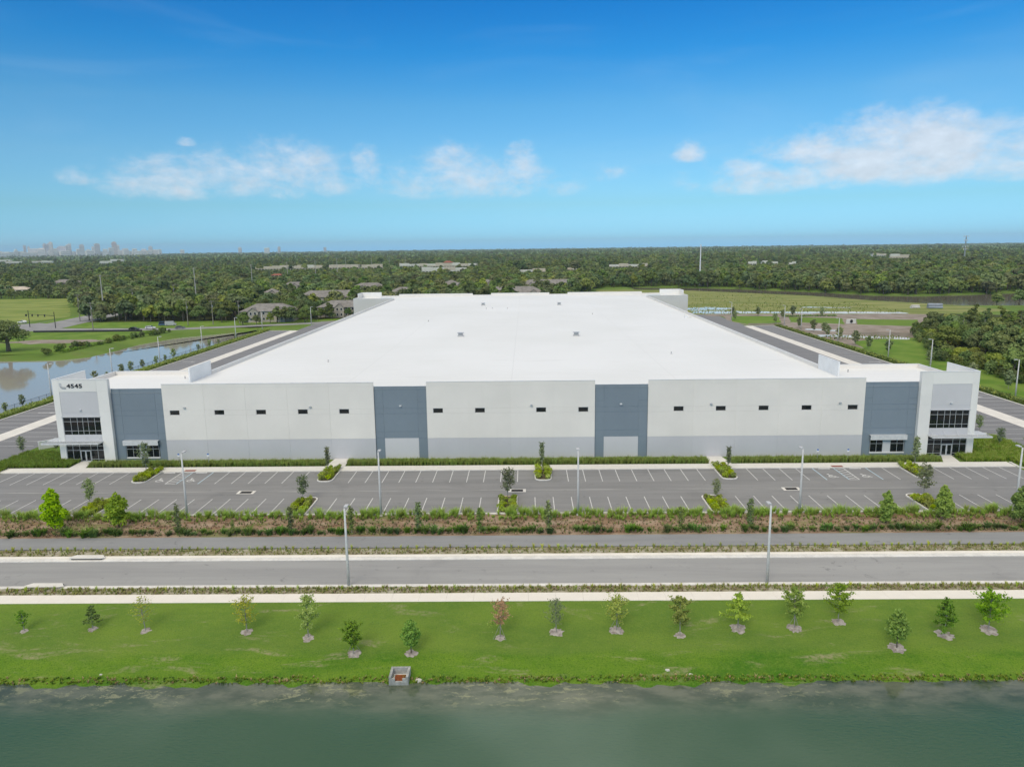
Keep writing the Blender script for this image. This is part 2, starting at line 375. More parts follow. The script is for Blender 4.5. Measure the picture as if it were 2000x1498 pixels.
def lawn_mat():
    m, t, b = material('lawn_turf'); b.inputs['Roughness'].default_value = .95; b.inputs['Specular IOR Level'].default_value = .1
    tc = t.new('ShaderNodeTexCoord'); mp = t.new('ShaderNodeMapping'); mp.inputs['Scale'].default_value = (.45, 1.5, 1)
    t.link(tc.outputs['Object'], mp.inputs[0]); v = mp.outputs[0]; o = tc.outputs['Object']
    big = t.ramp(t.noise(v, .16, 5, .6, .4), .36, .66); mid = t.ramp(t.noise(o, .9, 5, .65), .3, .72); fine = t.noise(o, 7., 4, .7)
    c = t.mix(big, (.062,.175,.012,1), (.155,.272,.022,1))
    c = t.mix(t.math('MULTIPLY', mid, .5), c, (.165,.255,.035,1))
    c = t.mix(t.math('MULTIPLY', t.ramp(fine, .44, .72), .8), c, (.035,.11,.010,1))
    c = t.mix(t.math('MULTIPLY', t.ramp(t.noise(o, 3.1, 5, .75), .50, .70), .45), c, (.20,.30,.045,1))
    # thin and worn patches of straw-coloured turf
    s = t.sep(o); band = t.ramp(t.math('ADD', t.math('SUBTRACT', s[1], t.math('MULTIPLY', s[0], .0045)), t.math('MULTIPLY', t.noise(v, .25, 4), 3.0)), 66.3, 68.3)   # the mown upper lawn is drier than the bank
    c = t.mix(t.math('MULTIPLY', band, .42), c, (.185,.25,.055,1))
    worn = t.math('MULTIPLY', t.ramp(t.noise(v, .30, 6, .7, .6), .545, .70), t.ramp(t.noise(o, 2.4, 4, .7), .32, .6))
    c = t.mix(t.math('MULTIPLY', worn, .75), c, (.36,.32,.19,1))
    t.link(c, b.inputs['Base Color'])
    bn = t.new('ShaderNodeBump'); bn.inputs['Strength'].default_value = .8; bn.inputs['Distance'].default_value = .12
    t.link(t.noise(o, 5., 6, .75), bn.inputs['Height']); t.link(bn.outputs[0], b.inputs['Normal'])
    return m

def straw_mat():
    m, t, b = material('pine_straw'); b.inputs['Roughness'].default_value = .95; b.inputs['Specular IOR Level'].default_value = .1
    tc = t.new('ShaderNodeTexCoord'); mp = t.new('ShaderNodeMapping'); mp.inputs['Scale'].default_value = (.5, 1.4, 1)
    t.link(tc.outputs['Object'], mp.inputs[0]); v = mp.outputs[0]; o = tc.outputs['Object']
    c = t.mix(t.ramp(t.noise(v, .5, 5, .65), .35, .65), (.27,.17,.105,1), (.43,.33,.24,1))
    c = t.mix(t.math('MULTIPLY', t.ramp(t.noise(o, 5., 4, .75), .5, .8), .6), c, (.16,.10,.065,1))
    c = t.mix(t.math('MULTIPLY', t.ramp(t.noise(v, .22, 5, .6, .4), .52, .66), .65), c, (.17,.21,.06,1))
    t.link(c, b.inputs['Base Color'])
    bn = t.new('ShaderNodeBump'); bn.inputs['Strength'].default_value = .8; bn.inputs['Distance'].default_value = .15
    t.link(t.noise(o, 6., 5, .75), bn.inputs['Height']); t.link(bn.outputs[0], b.inputs['Normal'])
    return m

def asphalt_mat(name, a, c, seed):
    m, t, b = material(name); b.inputs['Roughness'].default_value = .85; b.inputs['Specular IOR Level'].default_value = .25
    tc = t.new('ShaderNodeTexCoord'); mp = t.new('ShaderNodeMapping'); mp.inputs['Scale'].default_value = (.12, 1.3, 1); mp.inputs['Location'].default_value = (seed*13.7, 0, 0)
    t.link(tc.outputs['Object'], mp.inputs[0]); o = tc.outputs['Object']
    col = t.mix(t.ramp(t.noise(mp.outputs[0], .35, 5, .6), .3, .7), rgba(a), rgba(c))        # roller lanes
    col = t.mix(t.math('MULTIPLY', t.ramp(t.noise(o, .12, 5, .6, .5), .55, .75), .45), col, rgba([x*.78 for x in a]))
    col = t.mix(t.math('MULTIPLY', t.ramp(t.noise(o, .55, 6, .7, .4), .60, .72), .6), col, rgba([x*.5 for x in a]))   # oil and tyre scuffs
    col = t.mix(t.math('MULTIPLY', t.ramp(t.noise(o, 9, 3, .7), .45, .8), .25), col, rgba([x*1.35 for x in a]))
    if name == 'asphalt':                                            # pale dust along the drainage line of the aisle
        s = t.sep(o); dl = t.math('ABSOLUTE', t.math('SUBTRACT', s[1], t.math('ADD', 109.2, t.math('MULTIPLY', t.noise(mp.outputs[0], .3, 3), .9))))
        col = t.mix(t.math('MULTIPLY', t.math('SUBTRACT', 1.0, t.ramp(dl, .05, .5)), t.math('MULTIPLY', t.ramp(t.noise(mp.outputs[0], 1.1, 3), .42, .6), .5)), col, (.42,.42,.40,1))
    t.link(col, b.inputs['Base Color'])
    bn = t.new('ShaderNodeBump'); bn.inputs['Strength'].default_value = .25; bn.inputs['Distance'].default_value = .02
    t.link(t.noise(o, 22., 3, .7), bn.inputs['Height']); t.link(bn.outputs[0], b.inputs['Normal'])
    return m

def wall_mat(name, c):
    m, t, b = material(name); b.inputs['Roughness'].default_value = .75; b.inputs['Specular IOR Level'].default_value = .25
    tc = t.new('ShaderNodeTexCoord'); mp = t.new('ShaderNodeMapping'); mp.inputs['Scale'].default_value = (1., 1., .12)
    t.link(tc.outputs['Object'], mp.inputs[0])
    col = t.mix(t.ramp(t.noise(tc.outputs['Object'], .13, 5, .55), .3, .7), rgba([x*.965 for x in c]), rgba([min(x*1.035, .9) for x in c]))
    col = t.mix(t.math('MULTIPLY', t.ramp(t.noise(mp.outputs[0], 1.1, 5, .65), .52, .78), .10), col, rgba([x*.8 for x in c]))   # faint rain streaks
    oi = t.new('ShaderNodeObjectInfo'); tone = t.math('ADD', .975, t.math('MULTIPLY', oi.outputs['Random'], .05))      # cast-to-cast tone of the panels
    sc = t.new('ShaderNodeVectorMath', operation='SCALE'); t.link(col, sc.inputs[0]); t.link(tone, sc.inputs[3]); t.link(sc.outputs[0], b.inputs['Base Color'])
    bn = t.new('ShaderNodeBump'); bn.inputs['Strength'].default_value = .12; bn.inputs['Distance'].default_value = .02
    t.link(t.noise(tc.outputs['Object'], 2.5, 5, .6), bn.inputs['Height']); t.link(bn.outputs[0], b.inputs['Normal'])
    return m

def roof_mat():
    m, t, b = material('roof_membrane'); b.inputs['Roughness'].default_value = .55; b.inputs['Specular IOR Level'].default_value = .3
    tc = t.new('ShaderNodeTexCoord'); o = tc.outputs['Object']; s = t.sep(o)
    mp = t.new('ShaderNodeMapping'); mp.inputs['Scale'].default_value = (.05, .5, 1); t.link(o, mp.inputs[0])
    col = t.mix(t.ramp(t.noise(o, .03, 5, .6), .3, .7), (.775,.785,.77,1), (.83,.84,.835,1))
    col = t.mix(t.math('MULTIPLY', t.ramp(t.noise(mp.outputs[0], .8, 6, .7, .3), .56, .8), .6), col, (.64,.64,.61,1))     # ponding marks
    fr = t.math('FRACT', t.math('DIVIDE', s[1], 3.05)); seam = t.math('LESS_THAN', fr, .03)
    col = t.mix(t.math('MULTIPLY', seam, .6), col, (.69,.70,.69,1))                                                       # welded seams
    fx = t.math('FRACT', t.math('DIVIDE', s[0], 30.5)); col = t.mix(t.math('MULTIPLY', t.math('LESS_THAN', fx, .006), .4), col, (.66,.67,.66,1))
    t.link(col, b.inputs['Base Color']); return m

def glass_mat():
    m, t, b = material('dark_glass'); b.inputs['Base Color'].default_value = (.010,.013,.015,1); b.inputs['Roughness'].default_value = .04
    b.inputs['Specular IOR Level'].default_value = .45
    tc = t.new('ShaderNodeTexCoord'); bn = t.new('ShaderNodeBump'); bn.inputs['Strength'].default_value = .05; bn.inputs['Distance'].default_value = .02
    t.link(t.noise(tc.outputs['Object'], 1.2, 2), bn.inputs['Height']); t.link(bn.outputs[0], b.inputs['Normal']); return m

def fence_mat():
    m, t, b = material('chain_link'); b.inputs['Base Color'].default_value = (.05,.05,.055,1); b.inputs['Roughness'].default_value = .5
    b.inputs['Alpha'].default_value = .16; return m

def water_mat(name, deep, ripple=.12, rs=3.0, shore=None, stretch=(1,1,1), spec=.5, calm=None, rough=.06):
    m, t, b = material(name); b.inputs['Roughness'].default_value = rough; b.inputs['IOR'].default_value = 1.33; b.inputs['Specular IOR Level'].default_value = spec
    tc = t.new('ShaderNodeTexCoord'); o = tc.outputs['Object']; s = t.sep(o)
    col = rgba(deep)
    if shore: col = shore(t, o, s, col)
    t.put(b.inputs['Base Color'], col)
    mp = t.new('ShaderNodeMapping'); mp.inputs['Scale'].default_value = stretch; t.link(o, mp.inputs[0])
    bn = t.new('ShaderNodeBump'); bn.inputs['Strength'].default_value = ripple; bn.inputs['Distance'].default_value = .15
    wind = t.math('ADD', .35, t.ramp(t.noise(o, .035, 3, .5, .4), .35, .6))
    if calm: wind = t.math('MULTIPLY', wind, t.math('SUBTRACT', 1.08, t.ramp(s[1], calm[0], calm[1])))      # sheltered under the bank
    t.link(t.math('MULTIPLY', t.noise(mp.outputs[0], rs, 4, .6), wind), bn.inputs['Height']); t.link(bn.outputs[0], b.inputs['Normal'])
    return m
mk_mats()

# ------------------------------------------------------------------ terrain
WL_NEAR, WL_LEFT, WL_LAKE = -2.2, -1.5, -1.0
POND_L = [(-420,264),(-300,264),(-182,262),(-170,263.5),(-164,270),(-163,286),(-163.5,307),(-158,329),(-143,345),(-135,357),(-130.5,358),(-129,340),(-128.5,160),(-128,142),(-420,142)]
LAKE = [(96,640),(128,628),(154,603),(210,540),(228,494),(247,465),(259.5,444),(295,442),(520,438),(520,585),(370,556),(323,541),(281,533),(253,548),(232,585),(172,655),(128,678),(96,684)]
def poly_sd(X, Y, poly):
    """signed distance, positive inside"""
    P = np.array(poly, float); n = len(P); d = np.full(X.shape, 1e9); ins = np.zeros(X.shape, bool)
    for i in range(n):
        ax, ay = P[i]; bx, by = P[(i+1) % n]
        ex, ey = bx-ax, by-ay; t = np.clip(((X-ax)*ex+(Y-ay)*ey)/(ex*ex+ey*ey), 0, 1)
        d = np.minimum(d, np.hypot(X-ax-t*ex, Y-ay-t*ey))
        c = ((ay > Y) != (by > Y)) & (X < (bx-ax)*(Y-ay)/((by-ay) if by != ay else 1e-9)+ax)
        ins ^= c
    return np.where(ins, d, -d)
PROFILE_Y = [-500, 30, 52, 61.6, 66, 74.3, 77.9, 78.3, 85.5, 86.4, 88.8, 92.6, 99.2, 130]
PROFILE_Z = [-5.0, -5.0, -3.6, -2.2, -1.66, -.6, -.6, -.95, -.95, -.6, -.6, -.5, -.02, 0]
def zg(X, Y):
    X = np.asarray(X, float); Y = np.asarray(Y, float)
    z = np.interp(Y, PROFILE_Y, PROFILE_Z)
    z = z+np.where((Y > 55) & (Y < 65), 1.0, 0.0)*np.clip(1-np.abs(Y-61.2)/3.2, 0, 1)*(.05*np.sin(X*.55+1.)+.04*np.sin(X*1.37)+.035*np.sin(X*2.9+2.)+.05*np.sin(X*.13))
    back = Y > 131
    for poly, wl, sl in ((POND_L, WL_LEFT, .22), (LAKE, WL_LAKE, .2)):
        s = poly_sd(X, Y, poly)
        z = np.where(back, np.minimum(z, np.clip(wl - s*sl, -4, 0)), z)
    return z
def skew(X, Y):       # the street runs a quarter of a degree off the building line
    return Y + .0045*X*np.clip((99.0-Y)/6.4, 0, 1)
def zat(x, y):        # terrain height at a true world point
    yy = y - .0045*x*min(max((99.0-y)/6.4, 0), 1)
    return float(zg(np.array([x]), np.array([yy]))[0])

def sheet(name, xs, ys, mat, off=0.0, kind='structure', parent=None, noise=None):
    xs = np.asarray(xs, float); ys = np.asarray(ys, float)
    X, Y = np.meshgrid(xs, ys); Z = zg(X, Y)+off
    if name == 'ground': Z = Z-np.where((Y > 53) & (Y < 75) & (np.abs(X) < 126), .35, 0.)
    V = np.stack([X, skew(X, Y), Z], -1).reshape(-1, 3); nx = len(xs); ny = len(ys)
    i, j = np.meshgrid(np.arange(nx-1), np.arange(ny-1)); a = (j*nx+i).ravel()
    F = np.stack([a, a+1, a+nx+1, a+nx], -1)
    me = np_mesh(name, V, F, [mat], smooth=True); o = put(name, me, parent)
    if not parent: tag(o, kind=kind)
    return o

def flat(name, poly, z, mat, parent=None, kind='structure', rough=0.0, step=6.0, seed=1):
    """a flat sheet with an irregular natural edge when rough > 0"""
    if rough:
        r = random.Random(seed); q = []
        n = len(poly)
        for i in range(n):
            a = poly[i]; b = poly[(i+1) % n]; L = math.hypot(b[0]-a[0], b[1]-a[1]); k = max(1, int(L/step))
            for j in range(k):
                t = j/k; q.append((a[0]+(b[0]-a[0])*t+r.uniform(-rough, rough), a[1]+(b[1]-a[1])*t+r.uniform(-rough, rough)))
        poly = q
    me = bpy.data.meshes.new(name); me.from_pydata([(x, y, z) for x, y in poly], [], [tuple(range(len(poly)))])
    me.materials.append(mat); me.update()
    if me.polygons[0].normal.z < 0: me.flip_normals()
    o = put(name, me, parent)
    if kind and not parent: tag(o, kind=kind)
    return o

def rng(a, b, s): return list(np.arange(a, b, s))
GX = [-12000,-8000,-5000,-3000,-1800,-1200,-800,-600,-500]+rng(-420, 519, 3.5)+[520,600,700,900,1300,2000,3200,5200,8000,12000]
GY = [-500,-150,-40,0,30,45,52,57,61.6,63,66,69,72,74.3,76.2,77.9,78.3,85.5,86.4,88.8,92.6,95,97,99.2,103,110,120,128]+rng(131, 720, 3.5)+[720,760,820,900,1050,1300,1700,2300,3200,4500,6500,9000,12000]
sheet('ground', GX, GY, M['ground'])
FX = rng(-130, 130.1, 6.5)
# front strips, from the pond to the car park
sheet('lawn', rng(-130, 130.1, .65), [54,58,59.2,60,60.8,61.6,62.4,63.2,64.2,66,69,72,74.28], M['lawn'], .012)
sheet('planted_verge', FX, [76.2, 77.85], M['sandverge'], .012)
tag(bpy.data.objects['planted_verge'], kind='structure')
sheet('planted_verge', FX, [86.75, 88.83], M['sandverge'], .012)
sheet('berm', FX, [92.62, 94, 95.5, 97, 99.2, 99.5], M['straw'], .012)
def slabs(name, x0, x1, y0, y1, z, h, pitch, mat, gap=.012):
    """a pavement of separate slabs; each slab is a piece of its own"""
    base = empty(name); base['kind'] = 'structure'
    me = MB().box(0, pitch-gap, 0, y1-y0, -h, 0, mat).mesh('slab')
    n = int(round((x1-x0)/pitch))
    for i in range(n):
        xx = x0+i*pitch; put('slab', me, base, (xx, y0+.0045*(xx+pitch/2)*(1 if y0 < 93 else 0), z), (0, 0, math.atan(.0045) if y0 < 93 else 0))
    return base
slabs('footpath', -90, 90, 74.29, 76.22, -.555, .12, 3.0, M['walk'])
def strip(name, y0, y1, z, h, mat, x0=-130, x1=130, kind='structure'):
    k = .0045 if y0 < 93 else 0
    o = MB().prism([(x0, y0+k*x0), (x1, y0+k*x1), (x1, y1+k*x1), (x0, y1+k*x0)], z-h, z, mat).build(name)
    return tag(o, kind=kind)
strip('shared_path', 88.86, 92.58, -.47, .1, M['path'])
strip('road', 78.62, 85.3, -.66, .1, M['road'])
strip('kerb', 85.32, 86.05, -.60, .12, M['kerb']); strip('kerb', 86.07, 86.75, -.53, .15, M['walk'])      # gutter and kerb, far side
strip('kerb', 78.3, 78.6, -.60, .12, M['kerb']); strip('kerb', 77.86, 78.28, -.53, .15, M['kerb'])

def near_shore(t, o, s, col):
    # shallow sandy shelf with algae mats along the bank, deep green water further out
    y = t.math('SUBTRACT', s[1], t.math('MULTIPLY', s[0], .0045))
    mp = t.new('ShaderNodeMapping'); mp.inputs['Scale'].default_value = (.5, 1, 1); t.link(o, mp.inputs[0])
    wob = t.noise(mp.outputs[0], .13, 5, .6, .4)
    edge = t.math('ADD', y, t.math('MULTIPLY', t.math('SUBTRACT', wob, .5), 5.0))
    shelf = t.ramp(edge, 55.2, 60.6)
    c = t.mix(t.ramp(t.noise(o, .03, 3), .4, .65), col, (.085,.15,.098,1))
    c = t.mix(t.math('MULTIPLY', shelf, .7), c, t.mix(t.ramp(t.noise(mp.outputs[0], .55, 5, .65), .35, .65), (.055,.065,.045,1), (.17,.17,.125,1)))
    mats_ = t.math('MULTIPLY', t.ramp(t.noise(mp.outputs[0], 1.3, 7, .78, .25), .52, .60), t.ramp(edge, 56.8, 60.0))
    mats_ = t.math('MULTIPLY', mats_, t.ramp(t.noise(o, .11, 3), .35, .6))
    return t.mix(t.math('MULTIPLY', mats_, .7), c, (.30,.31,.17,1))
M['water_near'] = water_mat('pond_water', (.024,.082,.038), .16, 2.8, near_shore, (.6, 1.6, 1), .8, (55.5, 59.5))
M['water_left'] = water_mat('left_pond_water', (.36,.34,.30), .012, 1.2)  # grey of a reflected cloudy sky is put into the base colour
M['water_lake'] = water_mat('lake_water', (.17,.155,.12), .12, .5, rough=.1)
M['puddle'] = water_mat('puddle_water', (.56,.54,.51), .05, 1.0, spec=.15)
flat('pond_water', [(-200, -300), (200, -300), (200, 62.6), (-200, 61.0)], WL_NEAR, M['water_near'])
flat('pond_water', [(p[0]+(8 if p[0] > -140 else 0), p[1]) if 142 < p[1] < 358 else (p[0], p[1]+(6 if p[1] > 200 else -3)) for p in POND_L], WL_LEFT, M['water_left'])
flat('lake_water', [(90,620),(150,590),(206,532),(222,488),(242,458),(256,436),(295,434),(530,430),(530,600),(370,566),(323,550),(281,542),(256,556),(238,592),(176,664),(128,690),(90,694)], WL_LAKE, M['water_lake'])

# side and far sheets
flat('meadow', [(-268,428),(-345,552),(-360,600),(-620,600),(-620,380),(-276,380)], .03, M['field'], rough=1.5, step=9)
flat('meadow', [(86,402),(156,396),(215,388),(262,400),(258,436),(243,458),(222,488),(204,532),(150,596),(128,620),(60,640),(60,402)], .03, M['wet'], rough=1.5, step=8, seed=2)
flat('meadow', [(-236,268),(-200,268),(-176,272),(-172,300),(-170,342),(-236,346)], .025, M['bank'], rough=.8, seed=3)
flat('bare_soil', [(-222,306),(-205,300),(-186,302),(-178,309),(-190,314),(-214,315)], .04, M['sand'], rough=1.2, step=3, seed=4)
flat('meadow', [(119,150),(190,150),(190,300),(150,292),(136,288),(126,282),(120.5,262)], .02, M['bank'], rough=.5, seed=5)
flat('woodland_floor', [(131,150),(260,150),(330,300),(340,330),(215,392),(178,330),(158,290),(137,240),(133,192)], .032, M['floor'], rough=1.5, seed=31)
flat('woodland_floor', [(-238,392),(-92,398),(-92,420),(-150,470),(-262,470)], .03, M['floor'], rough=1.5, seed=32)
# building site with basins behind the right-hand court
flat('bare_soil', [(120,262),(126,282),(136,288),(152,292),(195,300),(215,392),(156,397),(97,402),(96,393),(104,388),(100,364),(103,345),(117,341)], .02, M['sand'], rough=1.0, seed=6)
flat('meadow', [(109,390),(131,385),(122,353),(104,347),(101,364)], .035, M['bank'], rough=.5, step=3, seed=7)
flat('meadow', [(135.5,381),(158.5,371),(148,344),(127,355)], .035, M['lawn'], rough=.4, step=3, seed=8)
flat('meadow', [(163,366),(190,360),(176,331),(153,342)], .035, M['lawn'], rough=.4, step=3, seed=9)
flat('bare_soil', [(106,352),(122,350),(120,344),(104,343)], .04, M['mud'], rough=.8, step=3, seed=10)
flat('basin_floor', [(140,312),(168,306),(160,288),(138,295)], .035, M['mud'], rough=1.2, step=3, seed=11)
flat('puddle', [(114,300),(135,291),(150,286),(151,291),(138,298),(124,305)], .05, M['puddle'], rough=1.2, step=3, seed=12)
flat('puddle', [(122,322),(133,316),(134,321),(124,327)], .05, M['puddle'], rough=1.0, step=2.5, seed=21)
flat('puddle', [(92,405),(110,404),(156,398),(200,392),(204,400),(160,409),(130,413),(112,419),(94,421)], .06, M['puddle'], rough=2.2, step=3.5, seed=13)
flat('puddle', [(92,428),(104,425),(118,430),(122,440),(108,446),(94,442)], .06, M['puddle'], rough=2.5, step=3, seed=14)
flat('puddle', [(160,437),(186,430),(190,434),(168,440)], .06, M['puddle'], rough=1.2, step=3, seed=15)
# streets on the left
flat('street', [(-700,362),(-236,350),(-170,348.5),(-120,366),(-60,392),(-60,401),(-122,374),(-172,357),(-232,362),(-236,386),(-268,600),(-300,900),(-309,900),(-290,600),(-265,426),(-263,389),(-285,379),(-700,386)], .045, M['street'])
flat('verge', [(-233,364),(-175,359),(-124,376),(-90,392),(-92,400),(-180,392),(-236,392)], .03, M['bank'], seed=16, rough=.4)
flat('median', [(-262,391),(-256,388),(-268,470),(-280,560),(-282,560),(-270,470)], .06, M['bank'])

# ------------------------------------------------------------------ the warehouse
WH = empty('warehouse', (-2.85, 127.3, 0), 0, 'long low white warehouse with blue and grey wall panels and flat white roof', 'warehouse')
TW, TG, WW, WG, WB, CP = M['wall_tower'], M['wall_towergrey'], M['wall_white'], M['wall_grey'], M['wall_blue'], M['coping']

def panel(name, x0, x1, bands, y=0.0, holes=(), parent=None, colx=(), th=.22, g=.028):
    """a tilt-up panel: backing slab with proud fields, recessed joints between them, openings left free.
       bands: (z0, z1, material); colx: extra vertical reveals"""
    mb = MB(); z0 = min(b[0] for b in bands); z1 = max(b[1] for b in bands)
    def cells(ax, bx, az, bz, ya, yb, mat, grow):
        xs = sorted({ax, bx} | {v for h in holes for v in h[:2] if ax < v < bx}); zs = sorted({az, bz} | {v for h in holes for v in h[2:] if az < v < bz})
        for i in range(len(xs)-1):
            for j in range(len(zs)-1):
                cx, cz = (xs[i]+xs[i+1])/2, (zs[j]+zs[j+1])/2
                if any(h[0] < cx < h[1] and h[2] < cz < h[3] for h in holes): continue
                mb.box(xs[i], xs[i+1], ya, yb, zs[j], zs[j+1], mat)
    cx = [x0]+[c for c in colx if x0 < c < x1]+[x1]
    for (a, b, mat) in bands:
        cells(x0, x1, a, b, y+.03, y+th, mat, 0)
        for i in range(len(cx)-1):
            cells(cx[i]+g, cx[i+1]-g, a+(g if a > z0 else 0), b-(g if b < z1 else 0), y, y+.03, mat, 0)
    return mb.build(name, parent or WH)

def cap(x0, x1, y0, y1, z, parent=WH, h=.07):
    return MB().box(x0, x1, y0, y1, z, z+h, CP).build('coping', parent)

def window(x0, x1, z0, z1, y, xs=(), zs=(), bar=.055, d=.07, name='window', door=None, label=None):
    """frame with mullions at xs and transoms at zs; every pane its own sub-part"""
    mb = MB(); A = M['alu']
    mb.box(x0, x0+bar, y, y+d, z0, z1, A).box(x1-bar, x1, y, y+d, z0, z1, A)
    mb.box(x0+bar, x1-bar, y, y+d, z1-bar, z1, A).box(x0+bar, x1-bar, y, y+d, z0, z0+bar, A)
    ex = [x0]+list(xs)+[x1]; ez = [z0]+list(zs)+[z1]
    def in_door(xa, xb, za, zb): return door and xa > door[0]-.1 and xb < door[1]+.1 and za < door[2]-.1
    for x in xs: mb.box(x-bar/2, x+bar/2, y+.004, y+d, z0+bar, z1-bar, A)
    for z in zs:
        for i in range(len(ex)-1):
            if door and ex[i] > door[0]-.1 and ex[i+1] < door[1]+.1 and z < door[2]-.05: continue
            mb.box(ex[i]+(bar if i == 0 else bar/2), ex[i+1]-(bar if i == len(ex)-2 else bar/2), y+.008, y+d-.004, z-bar/2, z+bar/2, A)
    w = mb.build(name, WH)
    for i in range(len(ex)-1):
        for j in range(len(ez)-1):
            if in_door(ex[i], ex[i+1], ez[j], ez[j+1]): continue
            MB().box(ex[i]+.01, ex[i+1]-.01, y+.035, y+.05, ez[j]+.01, ez[j+1]-.01, M['glass']).build('pane', w)
    # dark reveal box behind the glass
    return w

def wall_lamp(x, y, z, mat=None):
    m = mat or M['fixture']
    o = MB().prismy([(x-.22, z-.1), (x+.22, z-.1), (x+.18, z+.12), (x-.18, z+.12)], y-.28, y-.001, m).build('wall_lamp', WH)
    MB().box(x-.17, x+.17, y-.26, y-.05, z-.13, z-.102, M['lens']).build('lens', o)

BW = lambda lo: [(lo, 3.8, WG), (3.8, 8.33, WW), (8.33, 9.25, WW), (9.25, 13.35, WW), (13.35, 14.0, WW)]
def hole(cx): return (cx-.88, cx+.88, 8.38, 9.24)
def facade():
    white = [(-62.1,-54.65),(-54.65,-47.2),(-47.2,-39.7),(-39.7,-32.2),(-32.2,-24.25),(-14.9,-7.45),(-7.45,0),(0,7.45),(7.45,14.9),(24.25,32.2),(32.2,39.7),(39.7,47.2),(47.2,54.65),(54.65,62.1)]
    wins = [-60.1,-52.05,-44.55,-37.05,-29.65,-12.9,-5.45,5.4,12.85,29.65,37.05,44.55,52.05,60.1]
    for (a, b) in white:
        hs = [hole(c) for c in wins if a < c < b]
        ds = [(c-.5, c+.5, 0., 2.15) for c in (-30.4, 36.1) if a < c < b]
        panel('wall_panel', a, b, BW(0), holes=hs)
        cap(a+.004, b-.004, -.05, .32, 14.0)
    for c in wins:
        window(c-.88, c+.88, 8.38, 9.24, .12, bar=.05)
    blue_b = [(0,3.8,WB),(3.8,5.0,WB),(5.0,8.3,WB),(8.3,9.25,WB),(9.25,10.35,WB),(10.35,13.22,WB)]
    for s in (-1, 1):
        xs = sorted((s*14.9, s*24.25))
        c = sorted((s*16.53, s*22.65))
        panel('wall_panel', xs[0], c[0], blue_b, y=.28); panel('wall_panel', c[1], xs[1], blue_b, y=.28)
        panel('wall_panel', c[0], c[1], [(3.8,5.0,WB),(5.0,8.3,WB),(8.3,9.25,WB),(9.25,13.22,WB)], y=.28)
        panel('infill_panel', c[0], c[1], [(0,3.8,M['wall_towergrey'])], y=.30)
        cap(xs[0]+.004, xs[1]-.004, .2, .6, 13.22)
        # corner bay beside the tower
        xs = sorted((s*62.1, s*71.4)); c = sorted((s*63.55, s*69.8))
        panel('wall_panel', *sorted((s*62.1, s*63.55)), blue_b, y=.28); panel('wall_panel', *sorted((s*69.8, s*71.4)), blue_b, y=.28)
        w1 = sorted((s*69.7, s*67.3)); w2 = sorted((s*66.0, s*63.74))
        panel('wall_panel', c[0], c[1], [(0,.4,WB),(.4,2.9,WB),(2.9,5.0,WB),(5.0,8.3,WB),(8.3,9.25,WB),(9.25,13.22,WB)], y=.28, holes=[(c[0]+.08, c[1]-.02, .4, 2.88)])
        ins = sorted((s*67.3, s*66.0))
        MB().box(ins[0], ins[1], .30, .5, .4, 2.88, TG).build('infill_panel', WH)
        MB().box(c[0]+.1, c[1]-.05, .16, .5, .40, .56, CP).build('window_sill', WH)
        for w in (w1, w2): window(w[0], w[1], .56, 2.88, .36, xs=((w[0]+w[1])/2,), zs=(2.1,))
        aw = MB().box(c[0]-.1, c[1]+.05, -.35, .275, 3.72, 3.8, M['canopy']).box(c[0]-.1, c[1]+.05, -.40, -.351, 2.95, 3.8, M['canopy'])
        aw.build('awning', WH)
        cap(xs[0]+.004, xs[1]-.004, .2, .6, 13.22)
    for x, z in [(-58.2,9.75),(-35.65,9.72),(3.67,9.7),(35.3,9.65),(57.8,9.65)]: wall_lamp(x, 0, z)
    for x in (-19.6, 19.5): wall_lamp(x, .28, 9.72, M['canopy'])
facade()

